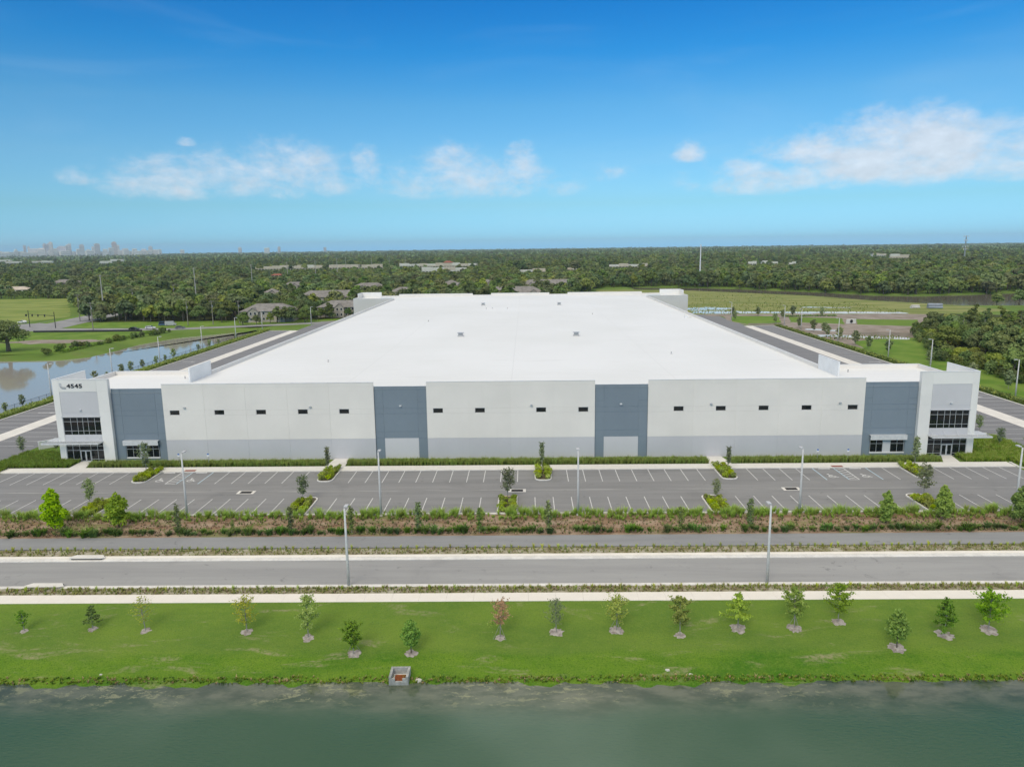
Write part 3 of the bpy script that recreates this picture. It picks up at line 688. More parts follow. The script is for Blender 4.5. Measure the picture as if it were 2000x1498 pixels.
def tower(s):
    y = -.5
    X = lambda v: s*v
    a, b = sorted((X(71.4), X(81.35)))
    g0, g1 = sorted((X(73.4), X(80.2)))
    # glazed openings
    up = (g0, g1, 5.0, 8.25); lo = (g0, g1, .02, 3.6)
    TWm = TW
    mb_holes = [(g0, g1, .0, 12.9)]
    panel('wall_panel', a, g0, [(0,9.25,TWm),(9.25,13.0,TWm),(13.0,15.08,TWm)], y=y); panel('wall_panel', g1, b, [(0,9.25,TWm),(9.25,13.0,TWm),(13.0,15.08,TWm)], y=y)
    panel('wall_panel', g0, g1, [(12.9,15.08,TWm)], y=y)
    panel('infill_panel', g0, g1, [(8.45,9.1,TG),(9.1,12.9,TG)], y=y+.05)
    MB().box(g0-.12, g1+.12, y-.08, y+.2, 8.27, 8.45, TG).build('window_head', WH)
    panel('infill_panel', g0, g1, [(3.6,5.0,TG)], y=y+.05)
    W = g1-g0; fr = [90, 80, 65, 65, 80, 75]; tot = sum(fr); xs = []; acc = 0
    for f in fr[:-1]: acc += f; xs.append(g0+W*acc/tot)
    window(g0, g1, 5.0, 8.25, y+.12, xs=xs, zs=(5.75, 7.45), bar=.055, d=.09)
    fr = [75, 83, 132, 80, 75]; tot = sum(fr); xs = []; acc = 0
    for f in fr[:-1]: acc += f; xs.append(g0+W*acc/tot)
    dz = 2.12
    window(g0, g1, .02, 3.6, y+.12, xs=xs, zs=(.5, 2.16, 2.95), bar=.055, d=.09, name='entrance_glazing', door=(xs[1], xs[2], dz))
    # double door: two leaves
    dw = (xs[2]-xs[1]-.16)/2
    for k in range(2):
        x0 = xs[1]+.08+k*dw; x1 = x0+dw-.015
        A = M['alu']; fmb = MB()
        fmb.box(x0, x0+.11, y+.10, y+.15, .03, 2.08, A).box(x1-.11, x1, y+.10, y+.15, .03, 2.08, A).box(x0+.11, x1-.11, y+.10, y+.15, 1.97, 2.08, A).box(x0+.11, x1-.11, y+.10, y+.15, .03, .24, A)
        dd = fmb.build('door', WH)
        MB().box(x0+.1, x1-.1, y+.118, y+.13, .22, 1.99, M['glass']).build('pane', dd)
        hx = x1-.17 if k == 0 else x0+.17
        MB().tube([(hx, y+.05, .85), (hx, y+.05, 1.35)], [.02, .02], M['galv']).build('handle', dd)
    wall_lamp((g0+g1)/2, y+.05, 9.62, M['canopy'])
    # outer side wall and inner return
    o0, o1 = sorted((X(81.13), X(81.35)))
    MB().box(o0, o1, y+.224, 9.4, 0, 15.08, TWm).build('side_wall', WH); cap(min(o0,o1)-.05, max(o0,o1)+.05, y+.36, 9.45, 15.08)
    i0, i1 = sorted((X(71.4), X(71.62)))
    MB().box(i0, i1, y+.224, .26, 0, 15.08, TWm).build('side_wall', WH)
    cap(a-.04, b+.04, y-.05, y+.34, 15.08)
    # louvred canopy wrapping the outer corner
    c0, c1 = (g0-.1, X(83.6)) if s > 0 else (X(83.6), g1+.1)
    C = M['canopy']; can = MB()
    can.box(c0, c1, y-1.62, y-1.5, 3.62, 3.9, C).box(c0, c1, y-.12, y-.003, 3.62, 3.9, C)
    can.box(c0, c0+.1, y-1.5, y-.12, 3.64, 3.88, C).box(c1-.1, c1, y-1.5, y-.12, 3.64, 3.88, C)
    oo = X(81.36); s0, s1 = sorted((oo, c1 if s > 0 else c0))
    can.box(s0+.003, s1, y+.003, y+2.4, 3.64, 3.88, C)
    cano = can.build('canopy', WH)
    slat = MB().box(-.03, .03, 0, 1.38, -.09, .09, C).mesh('slat')
    n = int((c1-c0-.2)/.42)
    for i in range(n): put('slat', slat, cano, (c0+.3+i*(c1-c0-.5)/n, y-1.5, 3.76), (0, .5*s, 0))
    for k in range(4):
        xx = c0+.3+k*(c1-c0-2.8)/3.0 if s < 0 else c0+.3+k*(g1-g0)/3.05
        MB().tube([(xx if s > 0 else xx+2.2, y-1.45, 3.9), (xx if s > 0 else xx+2.2, y-.002, 4.7)], [.025, .025], C, 5).build('stay_rod', cano)
tower(-1); tower(1)

def shell():
    W = M['wall_white']; Y1, Y2, YB = 19.7, 232.2, 251.7
    for s in (-1, 1):
        X = lambda a, b: sorted((s*a, s*b))
        def wall(a, b, y0, y1, z, mat=W, name='wall', z0=0.):
            x0, x1 = X(a, b); o = MB().box(x0, x1, y0, y1, z0, z, mat).build(name, WH)
            cap(x0-.04, x1+.04, y0-.04, y1+.04, z, h=.06); return o
        wall(81.1, 81.35, 9.404, Y1-.25, 13.2)                     # front wing, outer side
        wall(61.55, 81.35, Y1-.246, Y1, 13.2)                      # front wing, court side
        wall(61.3, 61.55, Y1+.004, Y2-.26, 13.2)                   # dock wall
        wall(61.3, 61.54, 9.8, Y1-.25, 15.3, M['coping'], 'parapet_fin', 12.4)
        wall(61.56, 81.4, Y2-.25, Y2, 13.2, M['wall_far'])         # far wing, court side
        wall(61.3, 67.9, Y2+.05, Y2+.3, 13.75, M['coping'], 'parapet_fin', 12.4)
        wall(81.1, 81.38, Y2+.004, YB-9.5, 13.2)
        wall(81.1, 81.39, YB-9.49, YB-.26, 15.05, M['wall_tower'])
        wall(71.2, 81.4, YB-.25, YB+.5, 15.05, M['wall_tower'])
    # back wall with raised sections
    for a, b, z in [(-71.1,-62.1,13.22),(-62.1,-24.25,14.0),(-24.25,-14.9,13.22),(-14.9,14.9,14.0),(14.9,24.25,13.22),(24.25,62.1,14.0),(62.1,71.1,13.22)]:
        MB().box(a+.003, b-.003, YB-.25, YB, 0, z, W).build('wall', WH); cap(a+.006, b-.006, YB-.3, YB+.05, z)
    # roof: shallow ridge over the long body, wings flat
    rm = MB()
    def roofq(x0, x1, y0, y1, za, zb, zc=None):
        rm.add([(x0,y0,za),(x1,y0,zb),(x1,y1,zb),(x0,y1,za)], [(0,1,2,3)], M['roof'])
    roofq(-61.3, 0, .2, YB-.25, 12.52, 12.98); roofq(0, 61.3, .2, YB-.25, 12.98, 12.52)
    for s in (-1, 1):
        a, b = sorted((s*61.3, s*81.15)); roofq(a, b, .2, Y1-.2, 12.48 if s > 0 else 12.44, 12.44 if s > 0 else 12.48)
        roofq(a, b, Y2, YB-.2, 12.48, 12.44)
    rm.build('roof', WH)
shell()
def roof_bits():
    def vent(x, y, w=1.6):
        z = 12.98-.46*abs(x)/61.3
        o = MB().box(x-w*.5, x+w*.5, y-.6, y+.6, z, z+.35, M['roof_grey']).build('roof_vent', WH)
        MB().prismy([(x-w*.42, z+.35), (x+w*.42, z+.35), (x+w*.36, z+.95), (x-w*.36, z+.95)], y-.45, y+.45, M['galv']).build('hood', o)
        MB().box(x-w*.56, x+w*.56, y-.7, y+.7, z+.95, z+1.08, M['fixture']).build('hood', o)
    for x, y in [(-15.3,186.5),(16.9,184.5),(-15.4,76.6),(16.7,75.2)]: vent(x, y)
    def hatch(x, y):
        z = 12.98-.46*abs(x)/61.3
        o = MB().box(x-.8, x+.4, y-.5, y+.5, z, z+.5, M['coping']).build('roof_hatch', WH)
        MB().box(x-.9, x-.8, y-.5, y+.5, z+.3, z+1.3, M['coping']).build('hatch_lid', o)
        MB().tube([(x+.6,y,z),(x+1.6,y,z+.02)], [.09,.09], M['galv']).build('pipe', o)
    hatch(58.4, 127.5)
    for x, y in [(-13,168),(-10.5,168.4),(-4.5,167),(27,140),(-30,120),(36,40),(-41,33),(-64.5,14.5),(65.4,15)]:
        z = (12.98-.46*abs(x)/61.3) if abs(x) < 61 else 12.44
        MB().tube([(x,y,z),(x,y,z+.55)], [.12,.12], M['roof_grey'], 8).build('roof_pipe', WH)
roof_bits()

def sign_4545():
    cu = bpy.data.curves.new('digits', 'FONT'); cu.body = '4545'; cu.size = 1.02; cu.extrude = .04; cu.offset = .022; cu.space_character = 1.08; cu.resolution_u = 3
    t = bpy.data.objects.new('digits', cu); COL.objects.link(t)
    bpy.context.view_layer.update()
    me = bpy.data.meshes.new_from_object(t.evaluated_get(bpy.context.evaluated_depsgraph_get())); bpy.data.objects.remove(t)
    xs = [v.co.x for v in me.vertices]; ys = [v.co.y for v in me.vertices]
    sx = 2.76/(max(xs)-min(xs)); sy = .74/(max(ys)-min(ys))
    for v in me.vertices: v.co.x = (v.co.x-min(xs))*sx; v.co.y = (v.co.y-min(ys))*sy
    me.materials.clear(); me.materials.append(M['sign_dark'])
    o = put('house_number', me, WH, (-78.72, -.545, 13.6), (R(90), 0, 0))
    # leaf-like L mark beside the number: an upright leaf and a lying one
    lg = MB()
    lg.prismy([(0,1.06),(.02,.56),(.16,.40),(.36,.28),(.42,.58),(.42,1.02)], 0, .05, M['sign_light'])
    lg.build('logo_mark', WH, (-80.05, -.56, 13.47))
    lg = MB().prismy([(.10,.44),(.24,.16),(.50,-.04),(1.18,-.04),(1.18,.32),(.66,.34),(.38,.40)], 0, .045, M['sign_grey'])
    lg.build('logo_mark', WH, (-80.05, -.565, 13.47))
sign_4545()
for x in (-30.4, 36.1):          # personnel doors flush in the grey base
    MB().box(x-.5, x+.5, -.03, -.002, .02, 2.15, M['wall_grey']).build('door', WH)

# ------------------------------------------------------------------ car park, courts and their furniture
lot = MB().prism([(-90.4,99.45),(81.8,99.45),(81.8,119.98),(-90.4,119.98)], -.2, 0.02, M['asphalt']).build('parking_lot'); tag(lot, kind='structure')
apr = MB().prism([(-128,99.46),(-90.41,99.46),(-90.41,118.5),(-95,121),(-95.5,127),(-94.8,135.8),(-84.25,140.5),(-84.25,127.0),(-84.0,146.8),(-119.3,146.8),(-119.3,130),(-128,124)], -.2, .016, M['asphalt_court'])
def court(s):
    cx = -2.85; X = lambda v: cx+s*v
    def rect(name, a, b, y0, y1, z, mat, parent=None):
        x0, x1 = sorted((X(a), X(b))); o = MB().box(x0, x1, y0, y1, -.2, z, mat).build(name, parent)
        if not parent: tag(o, kind='structure')
        return o
    c = rect('truck_court', 61.6, 116.4, 147.2, 340.5, .02, M['asphalt_court'])
    rect('truck_court', 92.6 if s < 0 else 90.4, 116.4, 100 if s > 0 else 100, 147.19, .016, M['asphalt_court'])
    if s > 0: rect('truck_court', 84.4, 90.39, 141.5, 147.18, .014, M['asphalt_court'])
    else: rect('truck_court', 81.5, 92.59, 141.2, 147.18, .014, M['asphalt_court'])
    rect('access_road', 81.6, 104.5, 340.51, 400, .018, M['asphalt_court'])
    # concrete dolly strip in bays
    b0, b1 = sorted((X(103.3), X(107.3)))
    me = MB().box(0, b1-b0, 0, 9.97, -.1, .045, M['concrete']).mesh('slab')
    st = empty('concrete_strip'); st['kind'] = 'structure'
    for k in range(23): put('slab', me, st, (b0, 110+k*10, 0))
    # trailer stalls: a line every 3.66 m on the outer side, and dock lines inside
    l1 = MB().box(0, 8.6, 0, .11, 0, .006, M['paint']).mesh('parking_line'); l2 = MB().box(0, 9, 0, .11, 0, .006, M['paint']).mesh('parking_line')
    y = 150.0
    while y < 338:
        x0, _ = sorted((X(107.6), X(116.2))); put('parking_line', l1, c, (x0, y, .021))
        y += 3.66
    for k in range(6):
        x0, _ = sorted((X(94.0), X(103.0))); put('parking_line', l2, c, (x0, 138+k*3.66, .021))
    k0, k1 = sorted((X(116.41), X(116.75)))
    for a, b in ((128, 340.5),):
        MB().box(k0, k1, a, b, -.2, .15, M['kerb']).build('kerb')['kind'] = 'structure'
    e0, e1 = sorted((X(104.6), X(116.4))); MB().box(e0, e1, 340.52, 340.85, -.2, .15, M['kerb']).build('kerb')['kind'] = 'structure'
court(-1); court(1)
# arrows painted at the ends of the trailer rows
for (x, y, s) in [(-113.5,168,1),(-115,246,1),(108.6,177,1),(110.5,232,1)]:
    MB().prism([(x-2.2,y-.15),(x+.8,y-.15),(x+.8,y-.5),(x+2.2,y),(x+.8,y+.5),(x+.8,y+.15),(x-2.2,y+.15)], .022, .028, M['paint']).build('painted_arrow', lot)

# pavement along the facade
wk = empty('pavement'); wk['kind'] = 'structure'
me = MB().box(0, 2.99, 0, 2.62, -.15, .15, M['concrete']).mesh('slab')
for k in range(57): put('slab', me, wk, (-89.2+k*3, 120.0, 0))
for nm, pts in dict(a=[(-80.3,122.63),(-77.3,122.63),(-78.6,126.6),(-80.5,126.6)], b=[(-35.1,122.63),(-31.7,122.63),(-31.9,127.25),(-34.6,127.25)], c=[(31.3,122.63),(35.2,122.63),(34.5,127.25),(31.9,127.25)], d=[(71.2,122.63),(74.0,122.63),(74.8,126.6),(73.0,126.6)]).items():
    MB().prism(pts, -.15, .148, M['concrete']).build('slab', wk)
MB().prism([(-90.6,120.0),(-89.22,120.0),(-89.22,122.6),(-90.9,122.6)], -.15, .147, M['concrete']).build('slab', wk)
for x in (-57.9, 52.3):
    MB().box(x-.95, x+.95, 120.15, 121.0, .151, .158, M['red_mat']).build('tactile_paving', wk)
for pts in ([(-91.0,122.9),(-90.6,120.0),(-95.0,116.0),(-95.4,116.2),(-91.3,120.0),(-91.5,122.9)], [(81.9,119.95),(82.2,122.6),(82.6,122.6),(82.3,119.9),(87.4,113.5),(87.0,113.3)]):
    MB().prism(pts, -.2, .15, M['kerb']).build('kerb')['kind'] = 'structure'
MB().box(-90.4, 81.8, 99.1, 99.44, -.3, .15, M['kerb']).build('kerb')['kind'] = 'structure'

# stall lines
LW = .115
def line(x, y0, y1, mat='paint', w=LW):
    MB().box(x-w/2, x+w/2, y0, y1, .0205, .026, M[mat]).build('parking_line', lot)
r1 = [-87.3+2.743*k for k in range(8)] + [-50.83+2.743*k for k in range(6)] + [-31.9+2.743*k for k in range(0)] + [-29.03] + [-26.29+2.743*k for k in range(10)] + [6.62+2.743*k for k in range(9)] + [36.9+2.743*k for k in range(4)] + [59.5, 67.95, 70.7, 73.4, 76.2, 78.9]
for x in r1: line(x, 113.7, 119.95)
r2 = [-88.9+2.72*k for k in range(9)] + [-59.0+2.743*k for k in range(9)] + [-28.97+0*1, -26.22] + [-23.48+2.743*k for k in range(7)] + [1.12, 3.86] + [6.6+2.743*k for k in range(7)] + [31.2+2.743*k for k in range(8)] + [53.2] + [61.8, 64.5, 67.2, 69.9, 72.7, 75.4]
for x in r2: line(x, 99.5, 106.25)
for x in (-59.0, -57.15, 51.45, 53.05): line(x, 113.8, 119.9, 'paint_blue' if x in (-57.15, 51.45) else 'paint', .16)
for x in (-53.6, 47.9, 56.8): line(x, 113.7, 119.95, 'paint_blue', .16)
for x0 in (-58.9, 51.55):
    w = 1.6
    for k in range(6):
        y = 114.1+k*.98
        MB().prism([(x0, y), (x0+w-.12, y+.75), (x0+w-.12, y+.9), (x0, y+.15)], .0205, .0265, M['paint']).build('hatch_line', lot)
    MB().box(x0-.1, x0+w, 113.7, 113.84, .0205, .0268, M['paint']).build('hatch_line', lot)
def wheelchair(x, y, s=1.0, fl=1):
    mb = MB(); P = M['paint']; z0, z1 = .0205, .0265
    def arc(cx, cy, r, a0, a1, w):
        n = 14
        for i in range(n):
            a, b = R(a0+(a1-a0)*i/n), R(a0+(a1-a0)*(i+1)/n)
            q = [(cx+(r-w)*math.cos(a), cy+(r-w)*math.sin(a)), (cx+(r+w)*math.cos(a), cy+(r+w)*math.sin(a)), (cx+(r+w)*math.cos(b), cy+(r+w)*math.sin(b)), (cx+(r-w)*math.cos(b), cy+(r-w)*math.sin(b))]
            mb.prism([(x+fl*u, y+v) for u, v in (q if fl > 0 else q[::-1])], z0, z1, P)
    def bar(a, b, w):
        d = Vector((b[0]-a[0], b[1]-a[1])).normalized(); nx, ny = -d.y*w, d.x*w
        q = [(a[0]-nx, a[1]-ny), (b[0]-nx, b[1]-ny), (b[0]+nx, b[1]+ny), (a[0]+nx, a[1]+ny)]
        mb.prism([(x+fl*u, y+v) for u, v in (q if fl > 0 else q[::-1])], z0, z1+.001, P)
    arc(0, 0, .48, 60, 355, .08)                       # wheel
    arc(-.22, 1.28, .08, 0, 360, .09)                  # head
    bar((-.2, 1.1), (-.1, .3), .09); bar((-.1, .3), (.5, .28), .08); bar((.5, .28), (.72, -.35), .08); bar((.72, -.35), (.98, -.25), .07); bar((-.15, .78), (.35, .72), .06)
    mb.build('wheelchair_symbol', lot)
for x in (-60.8, -55.6, 49.4, 54.8): wheelchair(x, 115.4, 1.0, 1)
for i, (x, lb) in enumerate([(-61.0,'pale concrete wheel stop in the accessible bay beside the leftmost planted island'),(-55.5,'pale concrete wheel stop right of the left hatched access aisle'),(49.7,'pale concrete wheel stop left of the right hatched access aisle'),(54.9,'pale concrete wheel stop right of the right hatched access aisle')]):
    o = empty('wheel_stop', (x, 119.55, .02), 0, lb, 'wheel stop', 'wheel stops in the accessible bays')
    MB().prismy([(-.95,0),(.95,0),(.95,.09),(.9,.14),(-.9,.14),(-.95,.09)], -.09, .09, M['kerb']).build('bar', o)
    for k in (-.7, .7): MB().tube([(k,0,.135),(k,0,.15)], [.03,.03], M['galv'], 6).build('pin', o)
for i, (x, y, lb) in enumerate([(-44.0,109.3,'black storm drain grate in the asphalt, leftmost in the car park'),(-1.6,109.4,'black storm drain grate beside the yellow-kerbed island'),(40.7,109.4,'black storm drain grate behind a light pole, rightmost in the car park')]):
    o = empty('storm_drain', (x, y, .02), 0, lb, 'storm drain', 'storm drains in the car park')
    MB().box(-1.35,1.35,-.72,-.55,-.1,.012,M['concrete']).box(-1.35,1.35,.55,.72,-.1,.012,M['concrete']).box(-1.35,-.9,-.548,.548,-.1,.011,M['concrete']).box(.9,1.35,-.548,.548,-.1,.011,M['concrete']).build('collar', o)
    MB().box(-.9,.9,-.548,.548,-.12,.004,M['iron']).build('pit', o)
    for k in range(9): MB().box(-.82+k*.2,-.74+k*.2,-.53,.53,.005,.010,M['iron']).build('grate_bar', o)
# kerb inlets on the road
def inlet(x, y, lb):
    o = empty('kerb_inlet', (x, y, -.58), 0, lb, 'kerb inlet', 'kerb inlets on the road')
    pts = [(-2.3,.15),(-1.7,.85),(1.7,.85),(2.3,.15),(1.9,-.1),(-1.9,-.1)]
    MB().prism(pts, .16, .26, M['concrete']).build('cover_slab', o)
    MB().box(-1.9,1.9,-.02,.8,-.05,.158,M['iron']).build('throat', o)
inlet(-55.3, 85.6, 'pale concrete kerb inlet slab on the far road kerb at left')
inlet(-55.6, 77.7, 'pale concrete kerb inlet on the near road kerb at left')

# planted islands
def rounded(x0, x1, y0, y1, r, near_round=True):
    pts = []
    if near_round:
        for a in range(180, 271, 18): pts.append((x0+r+r*math.cos(R(a)), y0+r+r*math.sin(R(a))))
        for a in range(270, 361, 18): pts.append((x1-r+r*math.cos(R(a)), y0+r+r*math.sin(R(a))))
        pts += [(x1, y1), (x0, y1)]
    else:
        pts = [(x0, y0), (x1, y0)]
        for a in range(0, 91, 18): pts.append((x1-r+r*math.cos(R(a)), y1-r+r*math.sin(R(a))))
        for a in range(90, 181, 18): pts.append((x0+r+r*math.cos(R(a)), y1-r+r*math.sin(R(a))))
    return pts
ISL1 = [(-65.2,-62.5),(-34.5,-31.8),(1.2,4.0),(31.4,34.1),(62.4,65.2)]
ISL2 = [(-65.2,-62.1),(-34.7,-31.7),(-4.4,-1.5),(26.0,28.9),(56.3,59.2)]
def island(x0, x1, row):
    isl = empty('planted_island'); isl['kind'] = 'structure'
    if row == 1: y0, y1 = 114.2, 121.2; outer = rounded(x0, x1, y0, y1, 1.1); inner = rounded(x0+.2, x1-.2, y0+.2, y1-.02, .9)
    else: y0, y1 = 99.46, 106.6; outer = rounded(x0, x1, y0, y1, 1.1 if abs(x0+4.4) > .1 else .3, False); inner = rounded(x0+.2, x1-.2, y0+.02, y1-.2, .9 if abs(x0+4.4) > .1 else .2, False)
    n = len(outer); mb = MB(); K = M['kerb']
    ylw = row == 2 and abs(x0+4.4) < .1
    vs = [(x,y,-.1) for x,y in outer]+[(x,y,.17) for x,y in outer]+[(x,y,.17) for x,y in inner]+[(x,y,.05) for x,y in inner]
    for i in range(n):
        j = (i+1) % n; far = min(outer[i][1], outer[j][1]) > 104.5
        mb.add([vs[i],vs[j],vs[n+j],vs[n+i]], [(0,1,2,3)], M['paint_yellow'] if ylw and far else K)
        mb.add([vs[n+i],vs[n+j],vs[2*n+j],vs[2*n+i]], [(0,1,2,3)], M['paint_yellow'] if ylw and far else K)
        mb.add([vs[2*n+i],vs[2*n+j],vs[3*n+j],vs[3*n+i]], [(0,1,2,3)], K)
    mb.build('kerb', isl)
    me = bpy.data.meshes.new('soil'); me.from_pydata([(x,y,.1) for x,y in inner], [], [tuple(range(n))]); me.materials.append(M['soil']); me.update(); put('soil', me, isl)
for x0, x1 in ISL1: island(x0, x1, 1)
for x0, x1 in ISL2: island(x0, x1, 2)

# light poles
def light_pole(x, y, z, h, lb, group, arm=(0, 1), double=False):
    o = empty('light_pole', (x, y, z), 0, lb, 'light pole', group)
    MB().tube([(0,0,0),(0,0,h*.5),(0,0,h)], [.19,.145,.10], M['pole'], 8).build('shaft', o, smooth=True)
    MB().tube([(0,0,-.2),(0,0,.12)], [.28,.28], M['kerb'], 8).build('base', o)
    d = Vector((arm[0], arm[1], 0)).normalized(); px = Vector((-d.y, d.x, 0))
    for sg in ((1, -1) if double else (1,)):
        e = d*sg*.95
        MB().tube([(0,0,h-.12),(d.x*sg*.45,d.y*sg*.45,h-.02)], [.05,.045], M['galv'], 6).build('arm', o)
        q = [e-d*sg*.5+px*.2, e+d*sg*.28+px*.2, e+d*sg*.28-px*.2, e-d*sg*.5-px*.2]
        if sg < 0: q = q[::-1]
        hd = MB().prism([(v.x, v.y) for v in q[::-1]], h-.06, h+.07, M['sign_light']).build('lamp_head', o)
        e2 = e; MB().prism([((e2+px*.12-d*sg*.2).x,(e2+px*.12-d*sg*.2).y),((e2+px*.12+d*sg*.2).x,(e2+px*.12+d*sg*.2).y),((e2-px*.12+d*sg*.2).x,(e2-px*.12+d*sg*.2).y),((e2-px*.12-d*sg*.2).x,(e2-px*.12-d*sg*.2).y)], h-.085, h-.061, M['lens']).build('lens', hd)
GP = 'light poles along the berm'
for x, y, lb in [(-48.6,99.0,'tall grey light pole on the berm in front of the left hatched aisle'),(-20.8,98.9,'tall grey light pole on the berm in front of the left blue facade bay'),(7.1,98.9,'tall grey light pole on the berm right of the yellow-kerbed island'),(38.1,98.9,'tall grey light pole on the berm in front of the rightmost storm drain'),(68.0,98.9,'tall grey light pole on the berm near the right edge of the photo')]:
    light_pole(x, y, 0, 9.3, lb, GP)
light_pole(-20.5, 78.05, -.6, 9.3, 'grey street light pole at the near kerb of the road, left one', 'street light poles on the road verge')
light_pole(27.0, 78.25, -.6, 9.3, 'grey street light pole at the near kerb of the road, right one', 'street light poles on the road verge')
nth = ['first', 'second', 'third', 'fourth', 'fifth', 'sixth', 'seventh', 'eighth']
for i, (x, y) in enumerate([(-122.6,184),(-122.8,213),(-122.9,242),(-122.7,274.6),(-123.2,308.7),(-123.4,341.2),(-106.7,363.4)]):
    light_pole(x, y, 0, 9.3, f'slim pale light pole in the hedge beside the left pond, {nth[i]} from the front', 'light poles along the left court', (1, 0))
for i, (x, y) in enumerate([(117.6,175.7),(118.3,214.9),(118.0,239.7),(118.2,279.4),(119.0,319.6),(119.1,340.9),(101.2,364.3)]):
    light_pole(x, y, 0, 9.3, f'slim pale light pole in the hedge beside the right court, {nth[i]} from the front', 'light poles along the right court', (-1, 0))
# accessible parking signs in the grass
for x, lb in [(-61.0,'small blue and white parking sign on a thin post, leftmost by the facade'),(-55.8,'small blue and white parking sign on a thin post, second from left by the facade'),(50.0,'small blue and white parking sign on a thin post, third from left by the facade'),(55.2,'small blue and white parking sign on a thin post, rightmost by the facade')]:
    o = empty('parking_sign', (x, 123.3, .05), 0, lb, 'sign', 'accessible parking signs')
    MB().tube([(0,0,0),(0,0,2.35)], [.03,.03], M['galv'], 6).build('post', o)
    MB().box(-.19,.19,-.05,-.035,1.85,2.4,M['sign_white']).build('plate', o)
    MB().box(-.17,.17,-.056,-.051,2.12,2.38,M['sign_blue']).build('blue_field', o)
# low white wall beside the left tower
sw = empty('screen_wall', (-92.5, 137.0, 0), .85, 'low white screen wall beside the left corner tower', 'wall')
MB().box(-2.2,2.2,-.12,.12,0,1.5,M['wall_tower']).build('wall', sw); MB().box(-2.25,2.25,-.16,.16,1.5,1.58,M['coping']).build('coping', sw)
sw = empty('screen_wall', (87.0, 139.5, 0), -.5, 'short low white wall behind the grasses at the right corner tower', 'wall')
MB().box(-1.4,1.4,-.12,.12,0,.9,M['wall_tower']).build('wall', sw); MB().box(-1.45,1.45,-.16,.16,.9,.97,M['coping']).build('coping', sw)
# outfall box at the pond edge
of = empty('outfall_box', (-12.0, 61.95, -2.62), .02, 'grey concrete outfall box with rusty grate at the pond edge', 'outfall box')
O = M['outfall']
MB().box(-.9,-.68,-.75,1.0,-.6,1.25,O).build('side_wall', of); MB().box(.68,.9,-.75,1.0,-.6,1.25,O).build('side_wall', of)
MB().box(-.678,.678,.8,1.0,-.6,1.25,O).build('back_wall', of)
MB().box(-.678,.678,-.75,-.55,-.6,.75,O).box(-.678,-.35,-.748,-.552,.751,1.05,O).box(.35,.678,-.748,-.552,.751,1.05,O).build('front_wall', of)
MB().box(-.67,.67,-.54,.79,.55,.62,M['kerb']).build('rim', of)
for k in range(8): MB().box(-.46+k*.118,-.38+k*.118,-.32,.58,.63,.68,M['rust']).build('grate_bar', of)
MB().box(-.5,.5,-.36,.62,.622,.629,M['rust']).build('grate_plate', of)

# ------------------------------------------------------------------ plants: meshes shared by the copies
def unit(v): return v/np.maximum(np.linalg.norm(v, axis=-1, keepdims=True), 1e-9)
def leaf_quads(P, out, size, rg, elong=1.5, up=.35, rand=.8):
    """rhombic leaf faces at P facing roughly outwards"""
    n = len(P); N = unit(out*.7+rg.normal(0, 1, (n, 3))*rand*.6+np.array([0, 0, up]))
    T = unit(np.cross(N, rg.normal(0, 1, (n, 3)))); B = np.cross(N, T)
    s = (size*rg.uniform(.6, 1.4, n))[:, None] if np.isscalar(size) else (size*rg.uniform(.7, 1.3, n))[:, None]
    V = np.stack([P-T*s*elong*.5, P-B*s*.5, P+T*s*elong*.5, P+B*s*.5], 1).reshape(-1, 3)
    F = np.arange(4*n).reshape(-1, 4)
    return V, F
def lobes_leaves(lobes, n, rg, shell=.6):
    """points over ellipsoidal lobes (cx,cy,cz,rx,ry,rz)"""
    L = np.array(lobes); w = (L[:, 3]*L[:, 5])**1.0; k = rg.choice(len(L), n, p=w/w.sum())
    d = unit(rg.normal(0, 1, (n, 3))); d[:, 2] = np.where((d[:, 2] < -.3) & (rg.random(n) < .6), -d[:, 2], d[:, 2])
    r = shell+(1-shell)*rg.random(n)**.6
    P = L[k, :3]+d*L[k, 3:6]*r[:, None]
    return P, d
def limb(mb, a, b, r0, r1, mat, rg, n=5, bend=.12):
    a = np.array(a, float); b = np.array(b, float); m = (a+b)/2+rg.normal(0, bend, 3)*np.linalg.norm(b-a)*.5
    mb.tube([tuple(a), tuple(m), tuple(b)], [r0, (r0+r1)/2, r1], mat, n)

def make_oak(seed, h=12., rx=5.5, nl=15, n=2600, leaf=.55, mat='leaf_oak', trunk_r=.32, base=.06, bark='bark'):
    rg = np.random.default_rng(seed); lobes = []; mb = MB(); B = M[bark]
    th = h*.42
    mb.tube([(0,0,-.3),(rg.normal(0,.1),rg.normal(0,.1),th*.5),(rg.normal(0,.2),rg.normal(0,.2),th)], [trunk_r*1.3, trunk_r, trunk_r*.75], B, 7)
    for i in range(nl):
        a = 2*math.pi*i/nl*2.4+rg.uniform(-.4,.4); t = (i+.5)/nl; rr = rx*math.sqrt(t)*.72
        z = h*(base+.16)+(h*(1-base-.30))*(1-t*.75)*rg.uniform(.75,1.1)
        s = rx*rg.uniform(.26,.46)
        c = (rr*math.cos(a), rr*math.sin(a), min(z, h-s*.6))
        lobes.append(c+(s, s*rg.uniform(.85,1.15), s*rg.uniform(.6,.8)))
        if i % 2 == 0: limb(mb, (0,0,th*rg.uniform(.6,1)), (c[0]*.85,c[1]*.85,c[2]-s*.2), trunk_r*.4, trunk_r*.1, B, rg)
    P, d = lobes_leaves(lobes, n, rg)
    V, F = leaf_quads(P, d, leaf, rg)
    return mb.mesh('trunk', True), np_mesh('crown', V, F, [M[mat]])

